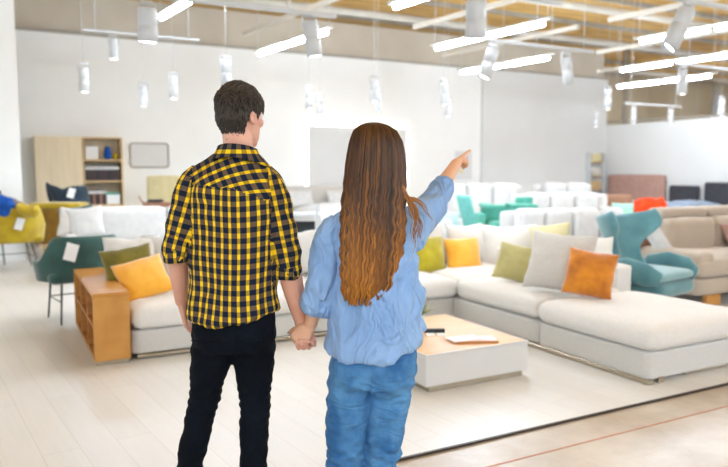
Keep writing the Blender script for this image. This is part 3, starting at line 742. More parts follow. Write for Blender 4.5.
for k in range(520):
    th = (rg.random()*2-1)*math.radians(108); start = rg.choice([.03,.05,.07,.10]) ; end = .985 - rg.random()**2*.10 + (0.02 if abs(th) < 1 else -.02)
    kk = .93 + rg.random()*.085; ct = round(th/.21)*.21 + .04*math.sin(th*30); ph = ct*3.2 + rg.gauss(0,.25); u_off = .02*math.sin(ct*37); n = 44; pts, rad = [], []
    dr = rg.gauss(0,.06); amp = .0034+.0016*rg.random(); lw = .0036+.003*rg.random(); end = min(.992, end + u_off)
    for i in range(n):
        u = start + (end-start)*i/(n-1); t2 = th + (ct-th)*.72*ss(.25,.95,u) + dr*u*.5
        p = hair_pt(t2, min(u,1), kk + .02*ss(.5,1,u)*rg.random()*0)
        if i == n-1: p.z -= .012*rg.random()
        pts.append(wavy(p, ph, amp)); q = i/(n-1); rad.append(lw*(.45+.55*ss(0,.15,q))*(1-.75*ss(.84,1,q)))
    if abs(th) > 1.55 and th > 0:   # keep the cheek clear
        pass
    vf = tube(pts, rad, segs=6, cap=False); parts.append(vf)
    tn = .30*(rg.random()-.5)
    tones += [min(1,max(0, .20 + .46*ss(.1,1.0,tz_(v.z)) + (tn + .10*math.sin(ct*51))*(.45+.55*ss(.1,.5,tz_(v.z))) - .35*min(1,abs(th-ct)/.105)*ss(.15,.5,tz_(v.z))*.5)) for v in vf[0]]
# loose strands over the right shoulder
for k in range(26):
    j = rg.gauss(0,1); e = rg.random()
    P = [pw(399+j, 176, -.06), pw(403+j*1.5, 192, -.075), pw(409+j*2+6*e, 203+5*e, -.085+.03*e), pw(413+8*e+j*2, 222+4*e, -.10+.05*e), pw(411+10*e+j, 245+6*j-12*e, -.115+.06*e)]
    if k < 5: P = [pw(402,184,-.06), pw(409,196+k,-.065), pw(416,198+k,-.04), pw(424,204+k*1.5,.0), pw(429+k,213+k*2,.04)]
    sp = [Vector(q) for q in spline([tuple(p) for p in P], 7)]; sp = [wavy(p, j, .003) for p in sp]
    L = len(sp); vf = tube(sp, [.0028*(1-.8*i/L) for i in range(L)], segs=5, cap=False); parts.append(vf); tn = .3*(rg.random()-.5)
    tones += [.62+tn]*len(vf[0])
V, F = join(*parts); m_ = mesh_of(V, F)
if len(m_.vertices) == len(tones): set_tone(m_, tones)
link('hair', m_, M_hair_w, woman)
# ------------------------------------------------------------------ the store shell
def sbox(name, lo, hi, m, bev=0):
    return struct(obj(name, box(lo, hi, bev, 1), m, None, False))
sbox('floor', (-9,-9,-.2), (34,24,0), M_tile)
sbox('floor_laminate', (-9,2.94,0), (16.17,15.0,.010), M_floor)
sbox('trim_1', (-9,2.925,0), (16.17,2.94,.014), M_edge)
sbox('trim_2', (-9,2.652,0), (16.17,2.664,.002), M_redline)
sbox('wall_back', (-9,15.0,0), (11.55,15.2,4.22), M_wall)
sbox('wall_panel_back', (11.55,14.9,0), (16.17,15.2,4.18), M_part)
sbox('wall_upper_back', (-9,15.06,4.22), (16.17,15.2,5.0), M_wall_dim)
sbox('trim_3', (-9,14.98,4.18), (16.17,15.06,4.24), M_beam)
sbox('wall_right', (16.17,-9,0), (16.32,15.05,2.83), M_part)
sbox('wall_far', (15,20.0,0), (34,20.2,6), M_farwall)
sbox('wall_side_far', (33.8,-9,0), (34,20,6), M_farwall)
sbox('ceiling', (-9,-9,5.35), (34,24,5.5), M_wood_ceiling)
sbox('wall_left', (-4.5,12.6,0), (.33,12.85,5.0), M_wall)
k = 0
for i in range(13):
    y = -5.5 + i*2.1
    sbox('trim_%d' % (4+i), (-9,y,5.25), (34,y+.08,5.35), M_beam)
for i, y in enumerate((14.0, 11.2, 8.0, 4.5, 17.5)):
    struct(obj('trim_%d' % (40+i), tube([(-9,y,5.02),(34,y,5.02)], .085, segs=16), M_duct))
struct(obj('trim_50', tube([(27.0,19.0,0),(27.0,19.0,5.3)], .14, segs=16), M_col))
struct(obj('trim_51', tube([(17.6,15.5,0),(17.6,15.5,5.3)], .08, segs=16), M_beam))

# ------------------------------------------------------------------ lamps
FD = math.radians(6.5)             # the lamp rows run a little off the wall line
fdir = Vector((math.sin(FD)*0+math.sin(-FD), -math.cos(FD), 0)) * -1
fdir = (W(math.sin(-math.radians(34.2)), math.cos(math.radians(34.2)))).normalized()      # away from the camera
def fluo(pos, n, label, back=0):
    """a trunking rail carrying n lit tubes; pos is the far end"""
    ang = math.atan2(-fdir.y, -fdir.x)
    t = thing('fluorescent_light', label, 'ceiling light', pos, ang, 'fluorescent lamps')
    L = n*1.25
    obj('rail', box((-.1,-.035,.05),(L+.1,.035,.09), .008, 1), M_beam, t, False)
    obj('trunking', box((-.6,-.035,.42),(L+.6,.035,.50), .006, 1), M_duct, t, False)
    for i in range(n):
        obj('tube', tube([(i*1.25+.04,0,0),(i*1.25+1.17,0,0)], .030, segs=12, dome=True), M_tube, t)
    for i in range(0, n+1):
        obj('hanger', tube([(i*1.25,0,.11),(i*1.25,0,5.35-pos.z)], .006, segs=6), M_lamp, t)
ZF = 3.6
for px, py, n, lb in ((258,54.5,2,'two lit tubes behind the spotlight above the man'),(160.5,18.5,2,'lit tube lamp at top left, nearest the wall corner'),
    (393,8,2,'lit tube lamp cut by the top edge above the woman'),(435,48.5,2,'pair of lit tubes high over the pointing hand, left of the long light track'),
    (461,73,2,'lowest pair of lit tubes under the middle light track'),(639,42,3,'upper row of lit tubes at top right behind the large spotlight'),
    (620,70.5,3,'middle row of lit tubes at the right'),(617,87,2,'lowest and farthest row of lit tubes at the right')):
    fluo(GZ(px, py, ZF), n, lb)
rgl = random.Random(5)
for x in (-5.5, -2.5, .5, 3.5, 6.5, 9.5, 12.5):     # rows behind and above the camera, same lamps as in view
    for y in (-4.5, -.8):
        fluo(Vector((x, y, ZF)), 2, 'lit tube lamp of the store ceiling, behind the viewer')

for x, y in ((27.0,13.0), (30.0,15.0), (24.0,8.0), (20.5,3.0)): fluo(Vector((x, y, ZF)), 3, 'added unseen tube lamp beyond the right partition, brightening the far wall')  # lamps added out of view to brighten the far wall
for x, y in ((19.5,17.6), (24.5,18.0)): fluo(Vector((x, y, 2.75)), 3, 'added low hung tube lamp hidden beyond the back wall, brightening the far wall')  # added low, out of sight behind the partition, to light the far wall
def spot(px, py, label, z_top=2.9, tilt=(0,0), L=.33, r=.062, d=None, rod=False):
    """track spotlight; px, py = sight line to its upper end"""
    p = GZ(px, py, z_top) if d is None else None
    if d is not None:
        v = A(px, py, d); p = W(v.x, v.y, v.z)
    t = thing('track_spotlight', label, 'spotlight', p, 0, 'track spotlights')
    R = Matrix.Rotation(tilt[0], 3, 'X') @ Matrix.Rotation(tilt[1], 3, 'Y')
    T = lambda VF: ([R@v - Vector((0,0,.03)) for v in VF[0]], VF[1])
    obj('bracket', join(box((-.05,-.02,.0),(.05,.02,.035), .004, 1), box((-.075,-.012,-.10),(-.065,.012,.02), .002, 1), box((.065,-.012,-.10),(.075,.012,.02), .002, 1), box((-.075,-.012,.01),(.075,.012,.02), .002, 1)), M_lamp, t, False)
    obj('body', T(tube([(0,0,-.0),(0,0,-.012),(0,0,-.15),(0,0,-.155),(0,0,-.165),(0,0,-L+.01),(0,0,-L),(0,0,-L+.012)], [r*.8,r*.96,r*.96,r*.85,r,r*1.02,r*.98,r*.86], side=(1,0,0), segs=28)), M_lamp, t)
    obj('lens', T(tube([(0,0,-L+.014),(0,0,-L+.004)], [r*.86,r*.84], side=(1,0,0), segs=24)), M_lens, t)
    if rod: obj('hanger', tube([(0,0,.03),(0,0,5.35-p.z)], .003, segs=6), M_lamp, t)
    l = bpy.data.lights.new('spot_light', 'SPOT'); l.energy = 82; l.spot_size = math.radians(165); l.spot_blend = .5; l.shadow_soft_size = .06; l.color = (.72,.86,1)
    lo = bpy.data.objects.new('spot_light', l); C.objects.link(lo); lo.parent = t; lo.location = R@Vector((0,0,-L-.02)); lo.rotation_euler = R.to_euler()
    return p
def track(a, b, label, hang=(.1,.9), w=.022):
    a, b = Vector(a), Vector(b)
    L = (b-a).length; t = thing('light_track', label, 'light track', a, math.atan2(b.y-a.y, b.x-a.x), 'light tracks')
    obj('rail', box((0,-w,0),(L,w,.038), .004, 1), M_lamp, t, False)
    for h in hang: obj('hanger', tube([(L*h,0,.03),(L*h,0,5.35-a.z)], .006, segs=6), M_lamp, t)
def trk(x0, y0, x1, label, z=2.9, hang=(.1,.9), ext=0):
    a = GZ(x0, y0, z); r = ray(x1, 60); b = Vector((a.y*r.x/r.y, a.y, z)); track(a - Vector((ext,0,0)), b, label, hang)
trk(190, 2, 336, 'long white light track above the man', 2.93, (.2,.81), 1.2)
spot(147, 5, 'large white spotlight at the left, above and left of the man', 2.93, (0,0), L=.29, r=.085)
spot(309, 18, 'white spotlight on the track over the woman, tilted, in front of the lit tubes', 2.93, (0,-.18), r=.075)
trk(490, 42, 593, 'white light track in the middle of the ceiling', 2.93, (.43,.9))
spot(493, 47, 'tilted white spotlight left on the middle track', 2.9, (.1,.28), r=.075)
spot(566, 55, 'white spotlight right on the middle track', 2.9, (0,-.18), r=.065)
trk(660, -2, 760, 'white light track in the top right corner', 2.93, (.3,.9))
spot(688, 5, 'large tilted white spotlight in the top right corner', 2.9, (.15,.42), L=.37, r=.075)
trk(684, 66, 735, 'short pinkish white light track at the right edge', 2.93, (.2,.9), .15)
spot(683, 68, 'white spotlight under the rows of tubes at the right', 2.9, (0,0), r=.062)
trk(625, 104, 683, 'small far light track above the right partition', 2.93, (.1,.9))
spot(634, 107, 'far spotlight above the partition, left of its neighbour', 2.9)
spot(671, 108, 'far spotlight above the partition, right of its neighbour', 2.9)
trk(83, 31, 200, 'pale light track on the left above the cabinet', 3.5, (.1,.9))
spot(113, 37, 'pale spotlight hanging from the left light track', 3.48, (0,0), L=.3)
trk(470, -8, 560, 'light track cut by the top edge over the pointing hand', 2.93, (.1,.9), .2)
spot(476, -4, 'large white spotlight cut by the top edge over the pointing hand', 2.9, (.2,-.15), L=.3, r=.085)
far = [(83,65,'small spotlight left of the cabinet top'),(143,84,'small spotlight above the picture frame'),(173,74,'small spotlight above the man\'s left shoulder'),
 (226,58,'small spotlight just left of the man\'s hair'),(309,87,'small spotlight left of a pair between the two people'),(320,95,'lower small spotlight of the pair between the two people'),
 (378,92,'small spotlight right above the woman\'s hair'),(374,78,'faint small spotlight high over the woman\'s head'),(444,82,'small spotlight above the woman\'s forearm'),(448,98,'lower small spotlight above the woman\'s wrist'),
 (608,88,'small spotlight at the end of the back wall'),(596,112,'small spotlight low at the end of the back wall'),(722,98,'spotlight at the right edge above the partition')]
for px, py, lb in far:
    p = spot(px, py, lb, rod=True)

# ------------------------------------------------------------------ main sofa
ss_ = 'large off-white corner sofa with chaise, behind the couple and the coffee table'
so_ = thing('corner_sofa', ss_, 'sofa', (.86,5.47,.010))
def L_(x, y, z): return (x-.86, y-5.47, z-.010)
def part(name, lo, hi, m, par=so_, **k):
    return obj(name, softbox(L_(*lo), L_(*hi), **k), m, par)
part('base', (.86,5.50,.05), (2.42,6.72,.245), M_sofa_base, r=.02, crown=0)
part('base', (2.425,5.50,.05), (3.98,6.72,.245), M_sofa_base, r=.02, crown=0)
part('base', (3.93,4.28,.045), (5.2,6.72,.245), M_sofa_base, r=.02, crown=0)
part('base', (3.925,3.17,.035), (5.02,4.27,.24), M_sofa_base, r=.02, crown=0)
for lo, hi in (((.90,5.52,.010),(3.96,6.68,.07)),): pass
def plinth(lo, hi): obj('plinth', box(L_(*lo), L_(*hi), .004, 1), M_metal, so_, False)
plinth((.90,5.492,.022),(3.98,5.55,.049)); plinth((3.91,3.16,.012),(3.97,5.49,.044)); plinth((4.35,3.20,.014),(4.95,3.24,.044))
for x, y in ((1.0,5.6),(1.0,6.6),(2.4,5.6),(3.9,6.6),(4.05,3.18),(4.9,3.22),(4.05,4.3),(5.1,6.6),(5.1,4.4),(4.95,4.2)):
    obj('foot', box(L_(x-.03,y-.02,.010), L_(x+.03,y+.02,.05), .003, 1), M_metal, so_, False)
sd = 0
def seat(lo, hi, **k):
    global sd; sd += 1
    part('seat_cushion', lo, hi, M_sofa, **dict(dict(r=.07, crown=.035, puff=.015, wr=.006, seed=sd, n=18), **k))
seat((.87,5.44,.25), (2.42,6.50,.425)); seat((2.43,5.44,.25), (3.97,6.50,.425))
seat((3.91,4.30,.25), (4.97,5.45,.425)); seat((3.98,5.46,.25), (4.97,6.50,.425)); seat((3.88,3.11,.242), (5.06,4.285,.42), r=.085, crown=.03)
part('back_frame', (.87,6.50,.245), (5.2,6.72,.68), M_sofa, r=.04, crown=.0, wr=.003)
part('back_frame', (4.98,4.42,.245), (5.2,6.50,.62), M_sofa, r=.03, crown=.0, wr=.003)
# loose cushions (each one is a thing)
def pil(name, label, cat, loc, rot, m, w, h, t, seed, group, **k):
    o = obj(name, pillow(w, h, t, seed, **k), m, None, True, loc, rot); return tag(o, label, cat, group)
BK = 'back cushions of the corner sofa'
def back(px, label, m=M_sofa, w=.66, h=.47, y=6.26, z=.455, seed=0, yaw=0, tilt=-.22):
    x = GY(px, 250, y).x
    return pil('back_cushion', label, 'cushion', (x,y,z), (tilt,0,yaw), m, w, h, .24, seed, BK, dent=.15)
back(134, 'pale pinkish back cushion beside the green chair, behind the olive pillow', M_sofa, .50, seed=1)
back(178, 'light grey back cushion beside the man\'s elbow, behind the orange pillow', M_sofa_base, .62, seed=2)
back(225, 'back cushion hidden behind the man', M_sofa, seed=3)
back(300, 'back cushion showing between the man and the woman', M_sofa_base, .72, seed=4, h=.46)
back(352, 'back cushion hidden behind the woman\'s hair', M_sofa, seed=5)
back(425, 'grey back cushion behind the yellow-olive pillow right of the woman', M_sofa_base, .6, seed=6)
back(468, 'white back cushion in the sofa corner behind the bright orange pillow', M_sofa, .5, seed=8, h=.44)
pil('back_cushion', 'large plump white cushion leaning in the sofa corner', 'cushion', GY(507,272,6.12)*1.0+Vector((.0,0,0)), (-.26,0,-.55), M_sofa, .70, .56, .26, 9, BK, dent=.2)
pil('back_cushion', 'big greige cushion on the right wing, beside the burnt orange pillow', 'cushion', GZ(548,292,.46)+Vector((.06,0,0)), (-.42,.04,-1.1), M_greige, .58, .54, .24, 10, BK, dent=.05)
PL = 'velvet pillows on the corner sofa'
pil('throw_pillow', 'dark olive velvet pillow lying behind the yellow-orange one at the oak end shelf', 'pillow', (.985,6.08,.52), (-.35,-.12,.10), M_olive, .44, .34, .14, 11, PL)
pil('throw_pillow', 'yellow-orange velvet pillow leaning against the oak end shelf', 'pillow', (1.09,5.80,.445), (-.80,-.20,.10), M_yel, .43, .42, .16, 12, PL)
pil('throw_pillow', 'yellow-olive velvet pillow right beside the woman', 'pillow', GY(429,275,6.02), (-.28,0,-.05), M_lime, .46, .42, .17, 13, PL)
pil('throw_pillow', 'bright orange velvet pillow in the middle of the sofa back row', 'pillow', GY(466,275,6.0), (-.28,.0,-.05), M_yel, .46, .42, .17, 14, PL)
pil('throw_pillow', 'khaki velvet pillow between the white corner cushion and the greige one', 'pillow', GZ(510,281,.46), (-.40,.18,-.95), M_khaki, .38, .37, .16, 15, PL)
pil('throw_pillow', 'burnt orange velvet pillow propped at the sofa arm near the teal wing chair', 'pillow', GZ(581,298,.45)+Vector((.05,0,0)), (-.26,.15,-.85), M_org, .41, .40, .17, 16, PL, wr=.012)
pil('throw_pillow', 'small white bobbly wool pillow between the greige cushion and the teal chair', 'pillow', (4.90,4.62,.52), (-.3,-.04,-.6), M_wool, .42, .36, .15, 17, PL)
pil('throw_pillow', 'pale straw pillow peeping out behind the greige cushion', 'pillow', GY(553,262,5.6), (-.2,-.15,-.9), M_straw, .44, .42, .14, 18, PL)

# ------------------------------------------------------------------ oak end shelf
t = thing('end_shelf', 'honey oak open shelf unit at the left end of the corner sofa', 'shelf', (.58,5.44,.010))
X1, Y1, Z1 = .265, 1.48, .56; th = .028
obj('top_board', box((0,0,Z1-th),(X1,Y1,Z1), .004, 1), M_oak, t, False)
obj('bottom_board', box((0.002,th,.035),(X1-.002,Y1-th,.035+th), .003, 1), M_oak_dk, t, False)
obj('side_panel', box((0,0,.035),(X1,th,Z1-th), .003, 1), M_oak, t, False)
obj('side_panel', box((0,Y1-th,.035),(X1,Y1,Z1-th), .003, 1), M_oak, t, False)
obj('back_panel', box((X1-.015,th,.06),(X1-.001,Y1-th,Z1-th), .002, 1), M_oak_dk, t, False)
obj('shelf_board', box((.006,th,.285),(X1-.016,Y1-th,.305), .002, 1), M_oak_dk, t, False)
for y in (.50, .98):
    obj('divider', box((.008,y,.063),(X1-.016,y+.022,.285), .002, 1), M_oak_dk, t, False)
    obj('divider', box((.008,y,.305),(X1-.016,y+.022,Z1-th), .002, 1), M_oak_dk, t, False)
obj('plinth', box((.015,.02,.0),(X1-.01,Y1-.02,.034), .003, 1), M_metal, t, False)

# ------------------------------------------------------------------ coffee table and what lies on it
t = thing('coffee_table', 'low square coffee table with light oak top and white lacquer sides', 'table', (2.45,3.73,.010))
TX, TY = .88, 1.04
obj('table_top', box((.012,.012,.245),(TX-.012,TY-.012,.262), .003, 1), M_oak_lt, t, False)
obj('body', box((0,0,.045),(TX,TY,.245), .004, 1), M_lacq, t, False)
obj('rim', join(box((0,0,.245),(TX,.011,.264), .002, 1), box((0,TY-.011,.245),(TX,TY,.264), .002, 1), box((0,.011,.245),(.011,TY-.011,.264), .002, 1), box((TX-.011,.011,.245),(TX,TY-.011,.264), .002, 1)), M_lacq, t, False)
obj('plinth', box((.04,.025,.0),(TX-.03,TY-.04,.045), .003, 1), M_metal, t, False)
zt = .010+.262
def flat(name, label, cat, px, py, w, d, h, rot, m, group=None):
    p = GZ(px, py, zt+h/2); o = thing(name, label, cat, (p.x, p.y, zt+.0005), rot, group)
    return o
t = flat('table_card', 'black and white card tent lying on the coffee table near the woman', 'card', 435.5, 334, 0,0,.004, -.45, M_ink)
obj('card_back', box((-.075,.03,0),(.075,.07,.03), .002, 1), M_ink, t, False)
obj('card_face', box((-.07,-.06,0),(-.005,.028,.004), .001, 1), M_tag, t, False); obj('card_face', box((.01,-.06,0),(.07,.028,.004), .001, 1), M_tag, t, False)
t = flat('brochure', 'pale pink brochures with a tan edge spread on the coffee table', 'brochure', 474, 340, 0,0,.01, -.42, M_pink)
obj('cover', box((-.14,-.08,0),(.16,-.06,.014), .002, 1), M_kraft, t, False); obj('page', box((-.14,-.06,0),(.16,.10,.010), .002, 1), M_pink, t, False)
obj('page', ([Matrix.Rotation(.3,3,'Z')@Vector(v)+Vector((-.05,.03,.0105)) for v in box((-.14,-.08,0),(.10,.07,.004), .001, 1)[0]], box((-.14,-.08,0),(.10,.07,.004), .001, 1)[1]), M_pink, t, False)
pp = GZ(427, 331, zt); t = thing('potted_plant', 'small yellow-green plant on the coffee table, half behind the blue shirt', 'plant', (pp.x, pp.y+.12, zt))
obj('pot', tube([(0,0,0),(0,0,.01),(0,0,.09),(0,0,.10),(0,0,.085)], [.035,.038,.05,.05,.044], side=(1,0,0), segs=20), M_pot, t)
lv = []; rl = random.Random(2)
for i in range(46):
    a = rl.random()*2*PI; e = .3+rl.random()*1.0; Lf = .10+.09*rl.random(); d = Vector((math.cos(a)*math.sin(e), math.sin(a)*math.sin(e), math.cos(e)))
    s_ = d.cross(Vector((0,0,1))).normalized()
    lv.append(tube([Vector((0,0,.085)), Vector((0,0,.085))+d*Lf*.5+Vector((0,0,.01)), Vector((0,0,.085))+d*Lf], [(.002,.001),(.010,.0015),(.001,.0005)], side=s_, segs=6))
obj('leaves', join(*lv), M_leaf, t)

# ------------------------------------------------------------------ shell chairs
def shell(hf, rx, ry, th=.045, z0=.40, t0=-2.0, t1=2.0, nt=40, nz=12, flare=.10, lean=.0, pinch=None):
    """bent shell seen as back and arms; angle 0 is the middle of the back (at -y), arms reach towards +y"""
    V, F = [], []; W2 = nz+1
    for sd_ in (0,1):
        for i in range(nt+1):
            a = t0 + (t1-t0)*i/nt; H = hf(a)
            for j in range(W2):
                v = j/nz; z = z0 + (H-z0)*v; off = -th/2 if sd_ else th/2
                edge = 1 - .85*max(0, (v-.86)/.14)**2
                k = 1 + flare*v + (pinch(a, v) if pinch else 0)
                x = (rx*k+off*edge)*math.sin(a); y = -(ry*k+off*edge)*math.cos(a) - lean*v*max(0,math.cos(a))
                if abs(a) > PI/2: y = abs(y) if True else y
                V.append(Vector((x,y,z)))
    N = (nt+1)*W2
    for i in range(nt):
        for j in range(nz):
            q = (i*W2+j, (i+1)*W2+j, (i+1)*W2+j+1, i*W2+j+1); F.append(q); F.append(tuple(N+x for x in q[::-1]))
    for i in range(nt):
        for j in (0, nz):
            q = (i*W2+j, (i+1)*W2+j, N+(i+1)*W2+j, N+i*W2+j); F.append(q if j else q[::-1])
    for i in (0, nt):
        for j in range(nz):
            q = (i*W2+j, i*W2+j+1, N+i*W2+j+1, N+i*W2+j); F.append(q if not i else q[::-1])
    return V, F
def shell_chair(name, label, loc, rot, m, hf, rx=.31, ry=.29, z0=.40, group=None, legm=None, wing=None, lean=.05, seat_m=None, tagpos=None, leg_h=.40, splay=.0, cross=True, flare=.10):
    t = thing(name, label, 'chair', loc, rot, group); legm = legm or M_steel
    obj('shell', shell(hf, rx, ry, z0=z0, lean=lean, pinch=wing, flare=flare), m, t)
    obj('seat', softbox((-rx*.93,-ry*.9,z0-.02),(rx*.93,ry*1.05,z0+.09), r=.05, crown=.02, n=10), seat_m or m, t)
    for sx in (-1,1):
        for sy in (-1,1):
            obj('leg', tube([(sx*.21,sy*.20,z0+.0),(sx*(.24+splay),sy*(.235+splay),0)], [.011,.009], segs=10), legm, t)
    if cross:
        for sx in (-1,1): obj('stretcher', tube([(sx*.227,-.22,.22),(sx*.227,.22,.22)], .006, segs=8), legm, t)
        obj('stretcher', tube([(-.227,.22,.22),(.227,.22,.22)], .006, segs=8), legm, t)
    if tagpos:
        px_, py_, pz_, ry_ = tagpos; V, F = box((-.055,-.002,-.085),(.055,.002,.085), .001, 1)
        R = Matrix.Rotation(ry_[2],3,'Z') @ Matrix.Rotation(ry_[0],3,'X') @ Matrix.Rotation(ry_[1],3,'Y'); obj('price_tag', ([R@v+Vector((px_,py_,pz_)) for v in V], F), M_tag, t, False)
    return t
hg = lambda a: .62 + .24*ss(1.35,.75,abs(a))
def face(dx, dy):            # rotation that turns local +y to the camera-frame direction (dx right, dy away)
    v = W(dx, dy); return math.atan2(-v.x, v.y)
gc = GZ(80, 318, .010)
shell_chair('shell_armchair', 'dark green velvet shell armchair with a white tag, behind the oak end shelf', (gc.x, gc.y, .010), face(-.62,.78), M_green, hg, .36, .31, z0=.42, group='shell armchairs with tags', tagpos=(-.17,-.405,.72,(.12,.3,-.45)))
yc_ = GZ(14, 270, .010)
shell_chair('shell_armchair', 'mustard yellow velvet shell armchair with a white tag at the left edge', (yc_.x, yc_.y, .010), face(-.6,.8), M_mustard, lambda a: .70+.24*ss(1.3,.8,abs(a)), .40, .36, z0=.44, group='shell armchairs with tags', tagpos=(.02,-.475,.72,(.12,.3,.03)), splay=.06)
nc = W(A(73,210,12.1).x, 12.1)
shell_chair('wing_armchair', 'navy felt armchair with pointed wings and a white tag, before the birch cabinet', (nc.x, nc.y, .010), face(-.12,1), M_navy,
    lambda a: .74 + .48*ss(1.75,1.2,abs(a)) + .07*math.exp(-((a+1.25)/.25)**2) - .05*math.exp(-((a+.2)/.35)**2), .30, .31, z0=.42, lean=.06, flare=-.05,
    wing=lambda a, v: .42*ss(.62,1,v)*math.exp(-((a+1.3)/.4)**2), tagpos=(.11,-.435,1.10,(0,.3,.2)))
# clothes on the yellow chair
ch = A(6, 212, 9.0); p = W(ch.x, ch.y, ch.z)
tag(obj('jacket', softbox((-.22,-.10,-.12),(.13,.10,.12), r=.09, crown=.03, wr=.05, seed=4), M_blue, None, True, W(A(3,208,9.75).x, 9.75, A(3,208,9.75).z), (0,.2,-YAW)), 'bright blue folded garment at the left edge over the yellow chair', 'clothing')
tag(obj('scarf', softbox((-.14,-.08,-.10),(.16,.08,.10), r=.08, crown=.03, wr=.05, seed=8), M_grey, None, True, W(A(13,205,9.95).x, 9.95, A(13,207,9.95).z), (0,.5,-YAW)), 'grey-brown cloth behind the blue garment on the yellow chair', 'clothing')
tag(obj('throw_blanket', softbox((-.15,-.08,-.07),(.17,.08,.08), r=.08, crown=.02, wr=.04, seed=5), M_mustard, None, True, W(A(28,211,9.75).x, 9.75, A(28,211,9.75).z), (0,.25,-YAW)), 'mustard cloth draped over the back of the yellow armchair', 'blanket')
t = thing('dining_chair', 'dark grey chair whose back shows above the blue garment at the left edge', 'chair', W(A(-11,200,10.75).x, 10.75, .010), PI-YAW)
obj('backrest', softbox((-.2,-.02,.6),(.2,.05,1.18), r=.05, crown=0), M_char, t); obj('seat', softbox((-.22,.0,.42),(.22,.42,.48), r=.03, crown=.01), M_char, t)
for sx in (-1,1):
    for y in (.03,.4): obj('leg', tube([(sx*.19,y,.43),(sx*.21,y,0)], .012, segs=8), M_steel, t)
# mustard sofa seen from behind/side
v = W(A(64,230,11.1).x, 11.1); t = thing('mustard_bench', 'dark mustard upholstered bench with a bright top edge between yellow chair and white sofa', 'bench', (v.x, v.y, .010), -YAW)
obj('body', softbox((-.50,-.02,.28),(.36,.38,.86), r=.03, crown=0), M_dkmust, t); obj('cushion', softbox((-.56,-.03,.86),(.27,.40,.955), r=.035, crown=.01), M_mustard, t)
for x in (-.34,.32):
    for y in (.03,.33): obj('leg', tube([(x,y,.3),(x*1.02,y,0)], [.018,.012], segs=10), M_oak, t)

# ------------------------------------------------------------------ birch cabinet with binders
cw0, cw1, cwm = .62, 2.22, 1.47; yk = 14.55
t = thing('bookcase_cabinet', 'tall pale birch cabinet with one plain door and open shelves, against the back wall', 'cabinet', (cw0,yk,.010))
Lc = cw1-cw0; Hc = 2.14; m0 = cwm-cw0
obj('door', box((0,0,.0),(m0-.01,.025,Hc-.005), .004, 1), M_birch, t, False)
obj('body', box((0,.027,.0),(m0,.42,Hc), .004, 1), M_birch, t, False)
obj('side_panel', box((Lc-.03,0,.0),(Lc,.42,Hc), .004, 1), M_birch2, t, False)
obj('side_panel', box((m0+.002,0,.0),(m0+.03,.42,Hc), .004, 1), M_birch2, t, False)
obj('back_panel', box((m0+.03,.40,.0),(Lc-.03,.419,Hc), .002, 1), M_birch, t, False)
obj('top_board', box((m0+.03,0,Hc-.03),(Lc-.03,.40,Hc), .003, 1), M_birch2, t, False)
zs = [.84, 1.32, 1.80][:0] + [.80, 1.28, 1.70]
for z in zs: obj('shelf_board', box((m0+.03,.005,z-.035),(Lc-.03,.40,z), .003, 1), M_birch2, t, False)
obj('door', box((m0+.03,0,.02),(Lc-.03,.022,.765), .003, 1), M_birch, t, False)
xs0, xs1 = cwm+.045, cw1-.045
rb = random.Random(9)
def binder_proto(h, c, tall):
    t = thing('binder', '', 'binder'); 
    obj('cover', box((0,0,0),(.040,.26,h), .002, 1), c, t, False); obj('spine_label', box((.006,-.002,h*.72),(.034,0,h*.93), .0005, 1), M_tag, t, False); return t
cols = [M_binder, M_char, M_brown]
pr = [binder_proto(.30, c, 1) for c in cols]; used = set()
def put(i, x, z, label, group):
    o = pr[i] if i not in used else copy_tree(pr[i]); used.add(i)
    o.location = (x, yk+.04, z); o['label'] = label; o['group'] = group
x = xs0; n = 0
while x < xs1-.04:
    gr = 'dark binders on the middle shelf'; i = 0 if n % 5 else 1
    put(i, x, 1.28+.010+.0005, 'dark binder with a white spine label on the middle shelf of the birch cabinet', gr); x += .0425; n += 1
x = xs0; n = 0
while x < xs0+.38:
    put(2 if n % 3 == 0 else 0, x, .80+.010+.0005, 'binder on the lowest open shelf of the birch cabinet', 'binders on the lowest open shelf'); x += .0425; n += 1
for o in pr:
    if not o['label']: bpy.data.objects.remove(o)
def small(name, VF, m, loc, label, cat, rot=(0,0,0), group=None): return tag(obj(name, VF, m, None, False, loc, rot), label, cat, group)
small('storage_box', box((-.14,0,0),(.14,.25,.20), .01, 2), M_tag, (xs1-.16,yk+.05,.811), 'white box at the right of the lowest open cabinet shelf', 'box')
small('cloth_stack', softbox((-.15,-.02,0),(.15,.12,.035), r=.015, crown=0), M_aqua, (xs1-.17,yk+.03,1.013), 'small teal cloth on the white box in the birch cabinet', 'cloth')
small('magazine', box((-.12,0,0),(.12,.02,.26), .002, 1), M_tag, (xs0+.15,yk+.22,1.713), 'pale magazine propped up on the top cabinet shelf', 'magazine', (.12,0,0))
small('vase', tube([(0,0,0),(0,0,.02),(0,0,.09),(0,0,.19),(0,0,.25),(0,0,.26)], [.05,.07,.085,.06,.045,.05], side=(1,0,0), segs=20), M_blue, (xs1-.22,yk+.15,1.7115), 'blue-teal vase on the top cabinet shelf', 'vase')
MATS['cobalt blue cloth']
small('bowl', tube([(0,0,0),(0,0,.02),(0,0,.08),(0,0,.12),(0,0,.125)], [.03,.05,.07,.06,.05], side=(1,0,0), segs=20), M_mustard, (xs1-.075,yk+.15,1.7115), 'small mustard jar beside the vase on the top cabinet shelf', 'jar')

